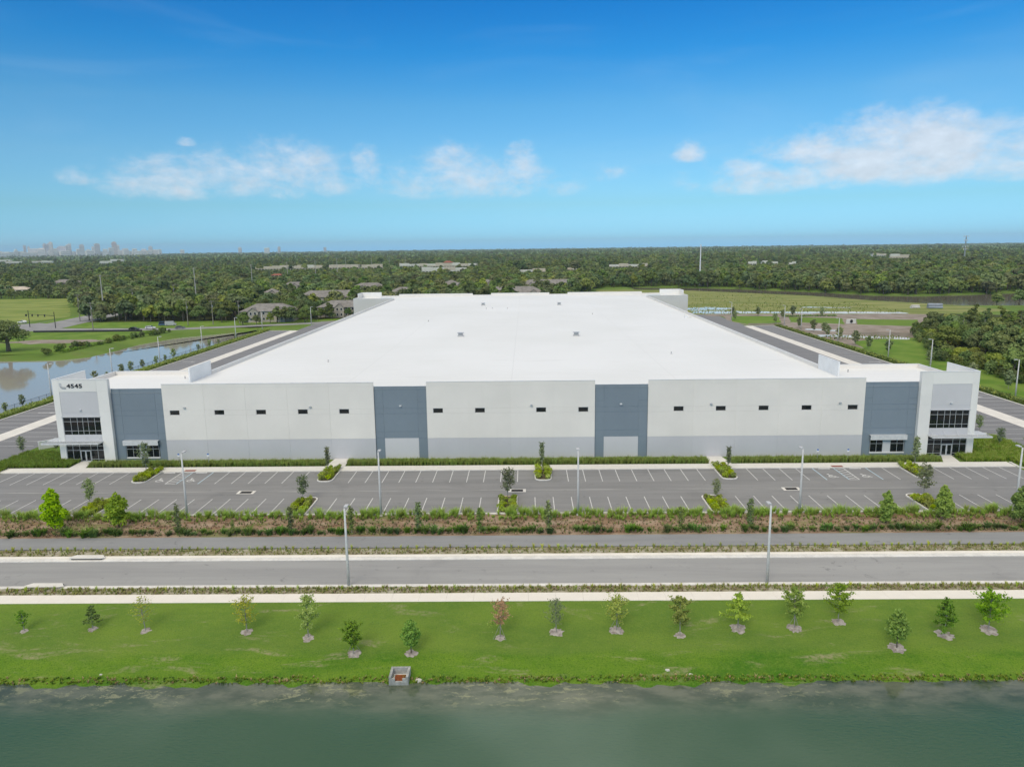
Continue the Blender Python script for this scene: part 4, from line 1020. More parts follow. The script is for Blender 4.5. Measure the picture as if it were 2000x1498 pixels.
def make_tall(seed, h=17., n=1500, leaf=.6, mat='leaf_wood'):
    rg = np.random.default_rng(seed); mb = MB(); B = M['bark_grey']; lobes = []
    mb.tube([(0,0,-.3),(rg.normal(0,.2),rg.normal(0,.2),h*.5),(0,0,h*.95)], [.25,.18,.06], B, 6)
    for i in range(11):
        z = h*(.42+.055*i); a = rg.uniform(0, 6.28); rr = (2.6-.16*i)*rg.uniform(.3,.9); s = rg.uniform(1.0,1.9)*(1-.04*i)
        lobes.append((rr*math.cos(a), rr*math.sin(a), min(z, h-s*.5), s, s, s*.6)); limb(mb, (0,0,z-1), lobes[-1][:3], .07, .02, B, rg, 4)
    P, d = lobes_leaves(lobes, n, rg, .4); V, F = leaf_quads(P, d, leaf, rg)
    return mb.mesh('trunk', True), np_mesh('crown', V, F, [M[mat]])

def make_bare(seed, h=9.):
    rg = np.random.default_rng(seed); mb = MB(); B = M['bark_grey']
    mb.tube([(0,0,-.3),(.1,0,h*.5)], [.2,.12], B, 6); cr = MB()
    for i in range(46):
        z0 = h*rg.uniform(.25,.6); a = rg.uniform(0,6.28); r = rg.uniform(.6,2.8); z1 = z0+rg.uniform(.8,3.6)
        limb(cr, (0,0,z0), (r*math.cos(a), r*math.sin(a), min(z1,h)), .06, .015, B, rg, 4, .2)
    return mb.mesh('trunk', True), cr.mesh('crown')

WIDE = 1.0
def make_young(seed, h=4., w=1.0, n=520, leaf=.17, mat='leaf_young', base=.28, sparse=.5, bark='bark_grey', shape='oval', extra=None, stakes=False, nb=30):
    """young planted tree: thin stem, many fine branches, leaves in tufts along them"""
    rg = np.random.default_rng(seed); mb = MB(); B = M[bark]
    bow = rg.normal(0, .05, 2)*h*.5; w = w*WIDE
    if WIDE > 1.3: n = int(n*2.1); leaf *= .84
    mb.tube([(0,0,-.1),(bow[0]*.5,bow[1]*.5,h*.45),(bow[0],bow[1],h*.93)], [.055,.04,.012], B, 6)
    pts = []; outs = []
    for i in range(nb):
        t = (i+.5)/nb; z0 = h*(base+(.92-base)*t)
        prof = {'oval': math.sin(math.pi*min(1,(t*.86+.12)))**.7, 'cone': (1-t)**.75*1.05+.1, 'col': .75*math.sin(math.pi*(t*.8+.14))**.5, 'vase': .35+.75*math.sin(math.pi*(t*.75+.2))}[shape]
        r = w*prof*rg.uniform(.55,1.1); a = i*2.4+rg.uniform(-.5,.5); rise = r*rg.uniform(.25,.8) if shape != 'cone' else r*rg.uniform(-.1,.3)
        s = np.array([bow[0]*z0/h, bow[1]*z0/h, z0]); e = s+np.array([r*math.cos(a), r*math.sin(a), min(rise, h*.99-z0)])
        limb(mb, s, e, .016, .005, B, rg, 4, .1)
        m = max(3, int(n/nb*(.5+prof))); tt = rg.uniform(.25, 1.08, m)[:, None]
        pts.append(s+(e-s)*tt+rg.normal(0, .045*h*sparse, (m, 3))); outs.append(np.repeat(unit((e-s)[None]), m, 0))
    P = np.concatenate(pts); d = np.concatenate(outs); V, F = leaf_quads(P, d, leaf, rg, 1.4)
    mi = np.zeros(len(F), int); mats = [M[mat]]
    if extra:                                   # a living shoot in another colour
        ctr = np.array(extra[1]); Pe = ctr+rg.normal(0, .22, (extra[2], 3)); Ve, Fe = leaf_quads(Pe, unit(Pe-ctr), leaf, rg, 1.4)
        F = np.concatenate([F, Fe+len(V)]); V = np.concatenate([V, Ve]); mi = np.concatenate([mi, np.ones(len(Fe), int)]); mats.append(M[extra[0]])
    if stakes:
        for k in range(3):
            a = k*2.09+.4; mb.tube([(.75*math.cos(a),.75*math.sin(a),0),(.03*math.cos(a),.03*math.sin(a),1.35)], [.022,.022], B, 4)
    return mb.mesh('trunk'), np_mesh('crown', V, F, mats, mi)

def make_dense(seed, h=5., w=1.1, n=2400, leaf=.2, mat='leaf_cone', base=.1, shape='cone'):
    rg = np.random.default_rng(seed); mb = MB(); mb.tube([(0,0,-.1),(0,0,h*.8)], [.08,.02], M['bark'], 6); lobes = []
    for i in range(26):
        t = i/25; z = h*(base+.06+(.97-base-.06)*t)
        prof = (1-t)**.62 if shape == 'cone' else (max(0., math.sin(math.pi*(.2+.76*t)))**.8*(1.12-.35*t)*rg.uniform(.7,1.15)) if shape == 'egg' else math.sin(math.pi*(t*.8+.16))**.75
        a = i*2.4; rr = w*prof*rg.uniform(.35,.75); s = max(.16, w*.42*(prof*.8+.25))*rg.uniform(.8,1.2)
        lobes.append((rr*math.cos(a), rr*math.sin(a), min(z, h-s*.6), s, s, s*.95))
    P, d = lobes_leaves(lobes, n, rg, .55); V, F = leaf_quads(P, d, leaf, rg)
    return mb.mesh('trunk'), np_mesh('crown', V, F, [M[mat]])

def make_shrub(seed, r=.5, h=.8, n=260, leaf=.14, mat='leaf_shrub'):
    rg = np.random.default_rng(seed); lobes = [(rg.normal(0,r*.35), rg.normal(0,r*.35), h*rg.uniform(.35,.7), r*.62, r*.62, h*.42) for _ in range(6)]
    P, d = lobes_leaves(lobes, n, rg, .55); P[:, 2] = np.maximum(P[:, 2], .02); V, F = leaf_quads(P, d, leaf, rg, 1.5)
    mb = MB()
    for k in range(4): limb(mb, (0,0,-.05), (rg.normal(0,r*.3), rg.normal(0,r*.3), h*.6), .02, .008, M['bark'], rg, 4)
    V2 = np.array(mb.v); F2 = [f for f in mb.f if len(f) == 4]; F2 = np.array(F2)
    return np_mesh('shrub', np.concatenate([V, V2]), np.concatenate([F, F2+len(V)]), [M[mat], M['bark']], np.concatenate([np.zeros(len(F), int), np.ones(len(F2), int)]))

def blade_mesh(name, C, H, rg, nb, spread, width, mats, mi_p=None):
    """arching grass blades: for every clump centre nb blades of two quads"""
    n = len(C)*nb; c = np.repeat(C, nb, 0); h = np.repeat(H, nb)*rg.uniform(.6, 1.1, n)
    a = rg.uniform(0, 6.283, n); dirv = np.stack([np.cos(a), np.sin(a), np.zeros(n)], -1); side = np.stack([-np.sin(a), np.cos(a), np.zeros(n)], -1)
    s = (spread*h*rg.uniform(.1, 1., n))[:, None]; w = (width*rg.uniform(.6, 1.4, n))[:, None]
    b = c+dirv*(.12*rg.random(n)*h)[:, None]; z = np.zeros((n, 3)); z[:, 2] = 1
    m = b+dirv*s*.35+z*(h*.62)[:, None]; t = b+dirv*s+z*(h*rg.uniform(.8, 1., n))[:, None]
    V = np.stack([b-side*w*.5, b+side*w*.5, m+side*w*.45, m-side*w*.45, t+side*w*.1, t-side*w*.1], 1).reshape(-1, 3)
    k = np.arange(n)[:, None]*6; F = np.stack([k+np.array([0,1,2,3]), k+np.array([3,2,4,5])], 1).reshape(-1, 4)
    mi = None
    if mi_p is not None: mi = np.repeat(np.repeat(rg.choice(len(mats), len(C), p=mi_p), nb), 2)
    return np_mesh(name, V, F, mats, mi)

def stand(name, meshes, x, y, z, h_ratio, label, cat, group, rz=None):
    """one tree: an Empty at its foot, trunk and crown as parts"""
    o = empty(name, (x, y, z), rnd.uniform(0, 6.28) if rz is None else rz, label, cat, group, h_ratio)
    put('trunk', meshes[0], o); put('crown', meshes[1], o); return o

# ------------------------------------------------------------------ young trees on the lawn, each in its mulch ring
def mulch_ring(x, y, r, seed, parent):
    rg = random.Random(seed); pts = []
    for k in range(22):
        a = 2*math.pi*k/22; q = r*(1+rg.uniform(-.25, .25)); pts.append((x+q*math.cos(a)*1.05, y+q*math.sin(a)))
    vs = [(px, py, zat(px, py)+.022) for px, py in pts]+[(x, y, zat(x, y)+.09)]
    me = bpy.data.meshes.new('mulch'); me.from_pydata(vs, [], [(k, (k+1) % 22, 22) for k in range(22)]); me.materials.append(M['mulch']); me.update()
    o = put('mulch_ring', me); tag(o, kind='structure')
Y = make_young; WIDE = 1.35
lawn_specs = [
 (-52.2,69.3,2.4, Y(1,2.4,.55,170,.15,'leaf_dense',.25,.4), 'tiny sparse sapling at the far left of the lawn', .55),
 (-45.2,69.6,2.8, Y(2,2.8,.62,330,.15,'leaf_dense',.22,.4,shape='cone'), 'small dark green sapling second from left on the lawn', .7),
 (-39.5,69.3,3.9, Y(3,3.9,1.0,150,.13,'leaf_yellow',.22,.6,nb=44), 'thin nearly leafless yellowish young tree third from left on the lawn', .75),
 (-28.9,69.1,4.1, Y(4,4.1,1.1,330,.14,'leaf_yellow',.2,.6,nb=48), 'bare-twigged yellow-green young tree left of the near street light', .9),
 (-22.3,68.1,4.8, Y(5,4.8,.95,560,.17,'leaf_young',.2,.5), 'tall loose light green young tree below the left street light', .95),
 (-17.1,65.6,3.5, Y(6,3.5,.85,900,.15,'leaf_dense',.2,.55,stakes=True), 'dense dark green young tree left of the outfall box, the farther one', .95),
 (-11.5,65.7,3.5, make_dense(7,3.5,.95,1500,.16,'leaf_dense',.22,'oval'), 'dense round dark green young tree right above the outfall box', .9),
 (-2.9,68.1,4.2, Y(8,4.2,.95,360,.14,'leaf_brown',.34,.5,extra=('leaf_young',(.8,.1,1.75),70),stakes=True,nb=44), 'dead brown-leaved young tree with one green shoot on the lawn', .8),
 (2.8,68.9,3.8, Y(9,3.8,.9,230,.14,'leaf_isle',.24,.5,nb=52), 'grey-twigged thin young tree right of the brown one', 1.1),
 (8.9,69.2,3.9, Y(10,3.9,1.05,420,.15,'leaf_young',.26,.6,stakes=True,nb=44), 'airy bright green young tree second right of the brown one', 1.1),
 (15.2,68.4,4.4, Y(11,4.4,.85,620,.19,'leaf_young',.24,.45), 'slender bright green young tree with bare tip third right of the brown one', .8),
 (21.3,69.5,4.0, Y(12,4.0,1.1,760,.19,'leaf_young',.28,.45,shape='cone'), 'full bright green young tree left of the right street light', 1.2),
 (27.0,69.5,4.4, Y(13,4.4,1.05,640,.18,'leaf_young',.3,.5,stakes=True), 'loose bright green staked young tree below the right street light', 1.1),
 (31.8,70.5,4.5, Y(14,4.5,1.05,700,.17,'leaf_young',.24,.5), 'bright green young tree rooted nearest the footpath', 1.0),
 (35.8,66.4,4.0, make_dense(15,4.0,1.15,1500,.17,'leaf_dense',.2,'oval'), 'bushy mid green young tree nearest the water at right', 1.2),
 (41.5,68.4,4.2, Y(16,4.2,.95,820,.17,'leaf_dense',.22,.5,shape='cone'), 'pointed mid green young tree second from right on the lawn', 1.2),
 (46.3,69.2,4.3, Y(17,4.3,1.15,820,.17,'leaf_dense',.26,.6,shape='vase'), 'wide-topped green young tree at the far right of the lawn', 1.3)]
for i, (x, y, h, ms, lb, rr) in enumerate(lawn_specs):
    stand('young_tree', ms, x, y, zat(x, y), 1.0, lb, 'tree', 'young trees on the lawn'); mulch_ring(x, y, rr*.64, i, None)

# ------------------------------------------------------------------ trees on the berm
WIDE = 1.15
cone = [make_dense(31,5.,1.35,2600,.21,'leaf_cone',.1,'egg'), make_dense(32,5.,1.45,2800,.21,'leaf_cone',.1,'egg'), make_dense(33,5.,1.15,2500,.21,'leaf_cone',.08,'egg')]
for i, (x, y, h, lb) in enumerate([(-64.9,94.6,6.1,'tall bright green pyramidal tree on the berm, first from left'),(-56.5,95.4,5.2,'bright green pyramidal tree on the berm, second from left'),(48.5,95.4,4.8,'bright green pyramidal tree on the berm right of the right street light'),(56.7,96.6,5.0,'bright green pyramidal tree on the berm in front of the rightmost island'),(66.5,95.5,5.3,'bright green pyramidal tree at the right edge on the berm')]):
    stand('pyramidal_tree', cone[i % 3], x, y, zat(x, y), h/5., lb, 'tree', 'pyramidal trees on the berm')
slim = [make_young(41+k,4.,.55,430,.17,'leaf_slim',.08,.45,shape='col',nb=34) for k in range(3)]
sl = [(-47.3,93.4,4.4),(-39.7,93.0,2.4),(-32.0,93.6,4.0),(-23.7,93.5,4.0),(-14.8,93.5,4.6),(-6.5,93.4,3.8),(2.8,93.3,4.7),(20.4,93.4,3.7),(29.9,94.6,4.4)]
for i, (x, y, h) in enumerate(sl):
    nm = ['first','second','third','fourth','fifth','sixth','seventh','eighth','ninth'][i]
    stand('slender_tree', slim[i % 3], x, y, zat(x, y), h/4., f'slender dark-leaved young tree on the berm, {nm} from left', 'tree', 'slender trees on the berm')
isl_m = [make_young(51,4.5,.95,620,.17,'leaf_isle',.28,.5,shape='vase',nb=40), make_young(52,4.5,.8,620,.17,'leaf_isle',.25,.5,nb=40), make_young(53,4.5,.55,460,.18,'leaf_isle',.3,.4,shape='col',nb=30)]
for x, y, h, k, lb in [(-65.0,119.6,5.7,1,'airy young tree in the leftmost island beside the facade'),(-33.8,119.4,4.6,2,'thin young tree in the island beside the left facade door'),(2.5,120.6,4.9,2,'narrow dark young tree in the middle island beside the facade'),(33.5,118.7,4.4,2,'thin young tree in the island beside the right facade door'),(64.9,120.0,5.5,2,'narrow green young tree in the island nearest the right tower'),
  (-65.0,103.1,4.6,1,'grey-green young tree in the leftmost island by the berm'),(-33.8,105.0,4.1,0,'grey-green young tree in the island behind the left berm grasses'),(-3.0,105.2,5.0,0,'grey-green young tree in the yellow-kerbed island'),(27.8,104.2,3.6,1,'small young tree in the island left of the right street light'),(58.4,104.8,5.3,0,'wide airy grey-green young tree in the rightmost berm island'),
  (-94.3,131.2,3.9,1,'young tree at the left grass corner beside the court'),(-89.4,133.6,2.4,0,'small bare young tree beside the low white wall'),(89.3,142.8,3.6,0,'bushy young tree just right of the right tower'),(86.8,132.6,3.6,0,'round young tree in the grasses at the right corner'),(90.2,129.8,3.4,0,'young tree in the grasses at the right photo edge')]:
    stand('island_tree', isl_m[k], x, y, .05, h/4.5, lb, 'tree', 'young trees in the car park')

# shrubs in the islands: two clipped rows each
shr = [make_shrub(60+k) for k in range(4)]
for row, isl in ((1, ISL1), (2, ISL2)):
    for (x0, x1) in isl:
        y0, y1 = (115.0, 121.0) if row == 1 else (100.0, 104.7)
        for sx in (x0+.72, x1-.72):
            nn = 8
            for k in range(nn):
                o = put('shrub', shr[rnd.randrange(4)], None, (sx+rnd.uniform(-.06,.06), y0+(y1-y0)*k/(nn-1), .08), (0,0,rnd.uniform(0,6.28)), rnd.uniform(.9,1.2))
                tag(o, f'low yellow-green clipped shrub in the {nth[isl.index((x0, x1))]} island from left {"beside the facade" if row == 1 else "beside the berm"}', 'shrub', 'clipped shrubs in the car park islands')
# dark tufted shrubs at the foot of the berm
coon = [blade_mesh('shrub', np.random.default_rng(70+k).normal(0, .22, (5,3))*np.array([1.2,.8,0]), np.full(5, .72), np.random.default_rng(75+k), 26, .95, .11, [M['leaf_coontie']]) for k in range(4)]
x = -72.
while x < 68:
    if rnd.random() < .86:
        yy = 93.35+rnd.uniform(-.25,.5); o = put('shrub', coon[rnd.randrange(4)], None, (x, yy+.0045*x, zat(x, yy+.0045*x)), (0,0,rnd.uniform(0,6.28)), rnd.uniform(.7,1.5))
        tag(o, 'dark green tufted shrub in the row at the foot of the berm', 'shrub', 'dark shrubs along the berm foot')
    x += rnd.uniform(.7, 1.5)
# verge tufts along the road
tuft = []
for k in range(5):
    rg = np.random.default_rng(80+k); tuft.append(blade_mesh('tuft', np.array([[0,0,0.]]), np.array([.62]), rg, 42, .42, .05, [M['grass_verge']]))
for (ya, lb, gp, hs) in ((88.35,'upright grass tuft in the strip between road and shared path','grass tufts between road and path',(.7,1.3)),(77.1,'upright grass tuft in the strip between footpath and road','grass tufts between footpath and road',(.7,1.25))):
    x = -71. if ya > 80 else -62.
    x1 = 66. if ya > 80 else 58.
    while x < x1:
        y = ya+rnd.uniform(-.12,.12)+.0045*x; o = put('grass_tuft', tuft[rnd.randrange(5)], None, (x, y, zat(x, y)), (0,0,rnd.uniform(0,6.28)), rnd.uniform(*hs)); tag(o, lb, 'grass tuft', gp)
        x += rnd.uniform(.8, 1.15)
def carpet(name, lb, regs, H, nb, spread, width, mats, p, seed, cat='grass'):
    rg = np.random.default_rng(seed); C = []; Hh = []
    for (x0, x1, y0, y1, n) in regs:
        xs = rg.uniform(x0, x1, n); ys = rg.uniform(y0, y1, n); sk = skew(xs, ys); C.append(np.stack([xs, sk, zg(xs, ys)], -1)); Hh.append(rg.uniform(H[0], H[1], n))
    o = put(name, blade_mesh(name, np.concatenate(C), np.concatenate(Hh), rg, nb, spread, width, mats, p)); tag(o, lb, cat, kind='stuff'); return o
carpet('ornamental_grass', 'tall green ornamental grasses massed along the warehouse facade', [(-77.0,-64,122.9,124.9,420),(-64,-35.3,122.9,124.9,760),(-31.5,31.2,122.9,124.9,1700),(35.3,70.9,122.9,124.9,960)], (.75,1.15), 34, .55, .055, [M['grass_tall'],M['grass_green']], [.7,.3], 90)
carpet('ornamental_grass', 'dense light green grasses covering the left corner beside the tower', [(-94.5,-80.5,122.8,126.6,900),(-94.3,-84.6,126.6,132.5,800),(-96,-91,117.5,123,260)], (.6,1.0), 30, .6, .055, [M['grass_green'],M['grass_tall']], [.6,.4], 91)
carpet('ornamental_grass', 'dense light green grasses covering the right corner beside the tower', [(75.2,82,122.8,126.4,420),(79,90.2,123.5,139,1500),(82.8,91,112,124,900)], (.6,1.0), 30, .6, .055, [M['grass_green'],M['grass_verge']], [.6,.4], 92)
rg = np.random.default_rng(93)
cx = np.concatenate([rg.uniform(-95, 88, 900), rg.uniform(-95, 88, 450)]); cy = np.concatenate([rg.normal(98.65, .38, 900), rg.normal(97.7, .4, 450)]); hh = np.concatenate([rg.uniform(.55, 1.35, 900), rg.uniform(.35, .75, 450)])*(1+.25*np.sin(cx*.9)*np.sin(cx*.31))
tag(put('ornamental_grass', blade_mesh('ornamental_grass', np.stack([cx, cy, zg(cx, cy)], -1), hh, rg, 46, .7, .05, [M['grass_green'],M['grass_tall']], [.75,.25])), 'bright green fountain grasses massed along the top of the berm', 'grass', kind='stuff')
carpet('berm_weeds', 'dry straw and low weeds scattered over the brown berm', [(-78,72,93.0,98.0,3600),(-78,72,92.9,94.6,1100)], (.12,.46), 13, .9, .055, [M['grass_straw'],M['leaf_coontie'],M['grass_green'],M['grass_verge']], [.46,.28,.16,.10], 94, 'weeds')
carpet('verge_weeds', 'short green weeds between the verge tufts along the road', [(-72,66,86.9,88.6,1500),(-62,58,76.3,77.75,2200)], (.15,.42), 14, .7, .045, [M['grass_verge'],M['grass_green'],M['grass_straw']], [.5,.3,.2], 95, 'weeds')
carpet('shore_grass', 'ragged grass fringe hanging over the pond edge', [(-58,54,61.5,62.4,1500)], (.12,.35), 12, .9, .05, [M['grass_tall'],M['grass_straw'],M['leaf_coontie']], [.5,.2,.3], 96)
# pale stones on the shore
for i, (x, y, s, lb) in enumerate([(-10.2,61.9,.42,'largest pale stone lying right of the outfall box'),(13.0,63.2,.30,'white stone on the grass edge right of the photo centre'),(15.0,62.6,.2,'small white stone at the water edge right of the photo centre'),(-40.5,62.7,.2,'small pale stone at the waterline far left')]):
    me = bpy.data.meshes.new('stone'); rg = random.Random(i)
    vs = []; 
    for a in range(7): vs.append((s*math.cos(a*.9)*rg.uniform(.7,1.2), .7*s*math.sin(a*.9)*rg.uniform(.7,1.2), 0))
    vs += [(v[0]*.7, v[1]*.7, s*.4*rg.uniform(.8,1.2)) for v in vs]
    me.from_pydata(vs, [], [(k,(k+1)%7,7+(k+1)%7,7+k) for k in range(7)]+[tuple(range(7,14))]); me.materials.append(M['rock']); me.update()
    tag(put('stone', me, None, (x, y, zat(x, y)-.02)), lb, 'stone')

# ------------------------------------------------------------------ hedges and side planting
def hedge(name, lb, x0, x1, y0, y1, n, H, mats, p, seed):
    rg = np.random.default_rng(seed); xs = rg.uniform(x0, x1, n); ys = rg.uniform(y0, y1, n)
    z = rg.random(n)**.6*H*(1+.2*np.sin(ys*.9)); P = np.stack([xs, ys, zg(xs, ys)+z], -1); d = np.zeros((n,3)); d[:,2] = 1
    V, F = leaf_quads(P, d, .34, rg); o = put(name, np_mesh(name, V, F, [M[m] for m in mats], rg.choice(len(mats), n, p=p))); tag(o, lb, 'hedge'); return o
hedge('hedge', 'long low green hedge between the left truck court and the fence', -123.8, -120.0, 150, 343, 15000, .9, ['leaf_shrub','grass_green'], [.6,.4], 101)
hedge('hedge', 'long low dark green hedge along the right truck court', 114.5, 116.6, 150, 341, 11000, .9, ['leaf_coontie','leaf_shrub'], [.75,.25], 102)
hedge('hedge', 'low dark hedge line along the far street behind the left pond', -176.5, -174, 272, 340, 2200, 1.0, ['bush_far','leaf_coontie'], [.6,.4], 103)
hedge('hedge', 'thin dark hedge line behind the green strips of the right building site', 132, 160, 381, 384, 1200, .9, ['leaf_coontie'], [1.], 104)

def fence(pts, lb, h=1.9, pitch=3.05):
    o = empty('chain_link_fence', (0,0,0), 0, lb, 'fence'); S = M['steel_dark']; post = MB().tube([(0,0,0),(0,0,h)], [.045,.045], S, 5).mesh('post')
    for (a, b) in zip(pts[:-1], pts[1:]):
        L = math.dist(a, b); n = int(L/pitch); ang = math.atan2(b[1]-a[1], b[0]-a[0])
        for k in range(n):
            t = k/n; x, y = a[0]+(b[0]-a[0])*t, a[1]+(b[1]-a[1])*t; put('post', post, o, (x, y, zat(x, y)-.1))
        za = zat(*a); zb = zat(*b)
        MB().tube([(a[0],a[1],za+h-.12),(b[0],b[1],zb+h-.12)], [.03,.03], S, 4).tube([(a[0],a[1],za+.1),(b[0],b[1],zb+.1)], [.015,.015], S, 4).build('rail', o)
        me = bpy.data.meshes.new('wire_mesh'); me.from_pydata([(a[0],a[1],za),(b[0],b[1],zb),(b[0],b[1],zb+h-.1),(a[0],a[1],za+h-.1)], [], [(0,1,2,3)]); me.materials.append(M['wire']); me.update(); put('wire_mesh', me, o)
fence([(-125.2,146),(-125.2,343)], 'black chain link fence between the left court and the pond')
sf = MB().box(-234.3,-182,344.4,344.5,0,.9,M['steel_dark']).build('silt_fence'); tag(sf, 'low black silt fence along the street beyond the left pond', 'fence')

bank_y = [make_young(111+k,3.4,.7,300,.24,'leaf_isle',.25,.5,nb=24) for k in range(3)]
i = 0
for y in [160,166.5,173,179,196,203,210,217,224,231,238,246,253,260,281,290,299,318]:
    x = -126.6+rnd.uniform(-.6,.4); stand('bank_sapling', bank_y[i % 3], x, y, zat(x, y), rnd.uniform(.8,1.3), f'spindly grey-green sapling behind the left fence, {ordinal(i+1)} from the front', 'tree', 'saplings along the left fence'); i += 1
bush = [make_shrub(121+k, 1.2, 1.9, 420, .34, 'bush_far') for k in range(3)]
for k in range(26):
    t = k/25; x = -180+9*t+rnd.uniform(-1.5,1.5)+(4*t); y = 270+70*t+rnd.uniform(-2,2)
    o = put('bush', bush[k % 3], None, (x, y, 0), (0,0,rnd.uniform(0,6.28)), rnd.uniform(.6,1.5)); tag(o, f'olive bush on the far bank of the left pond, {ordinal(k+1)} from the front', 'bush', 'bushes on the far pond bank')
rs = [make_young(131+k,5.,1.2,700,.3,'leaf_isle',.2,.6,shape='oval',nb=26) for k in range(3)]
for k, (x, y, s) in enumerate([(121.5,200,1.0),(122.5,186,1.0),(124,226,.9),(123,250,1.0),(121,260,1.),(121.5,272,1.1),(122,287,1.1),(121.5,297,1.0),(124,307,1.),(122.5,315,1.1),(122,330,1.),(118,350,1.),(104,368,1.),(108,386,1.),(121,386,1.),(138,383,1.2),(152,381,1.),(130,375,.9)]):
    stand('court_sapling', rs[k % 3], x, y, zat(x, y), s, f'grey-green young tree beside the right truck court hedge, {ordinal(k+1)} from the front', 'tree', 'young trees along the right court')

# ------------------------------------------------------------------ woods
oaks = [make_oak(200+k, mat=['leaf_oak','leaf_wood','leaf_oak','leaf_wood','leaf_lime'][k], rx=[5.5,5.0,6.2,4.6,4.8][k], h=[12,13,11.5,13,10][k]) for k in range(5)]
talls = [make_tall(210+k, mat=['leaf_wood','leaf_oak'][k]) for k in range(2)]
bares = [make_bare(215)]
def inpoly(x, y, poly):
    c = False; n = len(poly)
    for i in range(n):
        ax, ay = poly[i]; bx, by = poly[(i+1) % n]
        if (ay > y) != (by > y) and x < (bx-ax)*(y-ay)/(by-ay)+ax: c = not c
    return c
# buildings among the trees: (x, y, half width, clearing in front)
APTS = [ # x, y, width, depth, eave, rotation, label
 (-136.5,391,27,15,6.3,.10,'grey-roofed beige apartment block behind the street, nearest on the left'),
 (-103,413,25,14,6.3,.02,'grey-roofed apartment block with porches just left of the far roof corner'),
 (-128,488,44,17,7.2,.12,'long grey-roofed apartment block behind the two nearest ones'),
 (-186,540,12,12,7.2,.3,'small grey-roofed block half hidden by oaks, left of the long one'),
 (-203,650,20,12,7.2,.2,'pale grey roof among trees beside a tall concrete pole'),
 (-128,606,26,14,7.2,.3,'grey hipped roof behind the far left roof corner'),
 (-86,532,22,14,7.2,-.2,'grey hipped roof right of the far left roof corner'),
 (-63,628,14,16,7.2,.9,'tall grey-roofed gabled block showing its end wall above the roof edge'),
 (-34,656,12,12,7.2,.4,'small grey hipped roof above the roof edge'),
 (-8,514,40,16,7.2,0.0,'long low brown-grey roof directly above the warehouse roof edge'),
 (20,618,48,16,7.2,.05,'long grey roof behind the brown-grey one')]
COMM = [ # x, y, w, d, h, kind, label
 (-432,1360,118,26,8,'c','long cream shopping row with stepped parapet, left of the two tall poles'),
 (-337,1385,54,24,9,'c','cream shop building with raised centre right of the long shopping row'),
 (-280,1358,38,22,8,'c','cream shop block between tall poles'),
 (-336,1000,15,10,5,'r','small red-tiled roof among trees on the left'),
 (-226,1448,38,20,7,'w','white flat-roofed shop building left of the long one with red roof'),
 (-145,1405,108,24,8,'cr','long shop building with red tiled centre roof'),
 (-121,1108,66,22,8,'w','white two-storey commercial building in front of the red-roofed shops'),
 (10,1040,36,18,6,'w','white low building right of the photo centre'),
 (70,1112,16,12,6,'w','small white building among trees right of the centre'),
 (168,1225,62,24,7,'c','pinkish cream building with wide forecourt right of the centre'),
 (398,1316,14,10,6,'w','leftmost white house in the right-hand woods'),
 (435,1338,27,12,6,'w','middle white house row in the right-hand woods'),
 (444,1250,12,10,6,'w','rightmost white house in the right-hand woods'),
 (826,1665,38,24,10,'c','pale grey building beside the cell tower'),
 (916,1955,33,18,8,'w','small pale building left of the one by the cell tower'),
 (-482,690,28,14,5,'r2','white house with pinkish red roof at the left edge'),
 (-514,822,26,16,6,'g','grey-roofed house among trees on the far left'),
 (-451,760,11,10,5,'g','small tan roof among trees on the left'),
 (-668,942,15,12,5,'g','house roof at the far left edge'),
 (-2238,3160,58,30,9,'w','distant white roof at the far left horizon'),
 (-1808,2600,56,30,9,'w','second distant white roof at the far left'),
 (-1726,2636,62,30,9,'w','third distant white roof at the far left'),
 (-1560,2825,45,30,10,'w','distant pale building below the skyline'),
 (-1312,2310,33,24,9,'w','distant white building below the skyline, the nearer one')]
CLEAR = [(a[0], a[1], a[2]*.36, 16) for a in APTS]+[(c[0], c[1], c[2]*.5, 26 if c[1] < 2000 else 60) for c in COMM]
FREE = [ # open ground
 [(-128,140),(130,140),(128,236),(152,292),(196,300),(215,390),(270,400),(270,436),(247,470),(226,520),(208,556),(158,618),(120,655),(70,680),(30,520),(28,430),(-92,430),(-93,398),(-186,391),(-238,391),(-266,428),(-345,560),(-362,600),(-700,600),(-700,130)],
 LAKE, [(-640,372),(-220,352),(-220,345),(-640,345)], [(-242,380),(-262,380),(-296,640),(-320,900),(-300,900)]]
SITE = [(-130,95),(125,95),(125,345),(96,402),(-95,402),(-125,345)]
def blocked(x, y, r=4.0):
    """0 = no tree here, otherwise the tallest tree (m) that leaves the buildings behind it in view"""
    for p in FREE:
        if inpoly(x, y, p): return 0
    top = 99.
    for (bx, by, hw, fr) in CLEAR:
        d = math.hypot(bx, by); ux, uy = bx/d, by/d
        along = x*ux+y*uy; side = abs(-x*uy+y*ux)
        if along > d+14 or along < d*.45 or side > hw*along/d+r: continue
        if along > d-fr: return 0
        if (math.sin(x*12.9898+y*78.233)*43758.5453) % 1.0 < (.30 if d < 800 else .07): continue
        see = 4.0 if d < 800 else 2.2
        top = min(top, CAM_H-(CAM_H-see)*along/d)
    return top if top > 2.0 else 0
cand = []
for gx in np.arange(-560, 640, 8.2):
    for gy in np.arange(170, 900, 8.2):
        x = gx+rnd.uniform(-3.6,3.6); y = gy+rnd.uniform(-3.6,3.6)
        if abs(math.atan2(x, y)) > R(41): continue
        if inpoly(x, y, SITE): continue
        tp = blocked(x, y)
        if tp: cand.append((math.hypot(x, y), x, y, tp))
cand.sort()
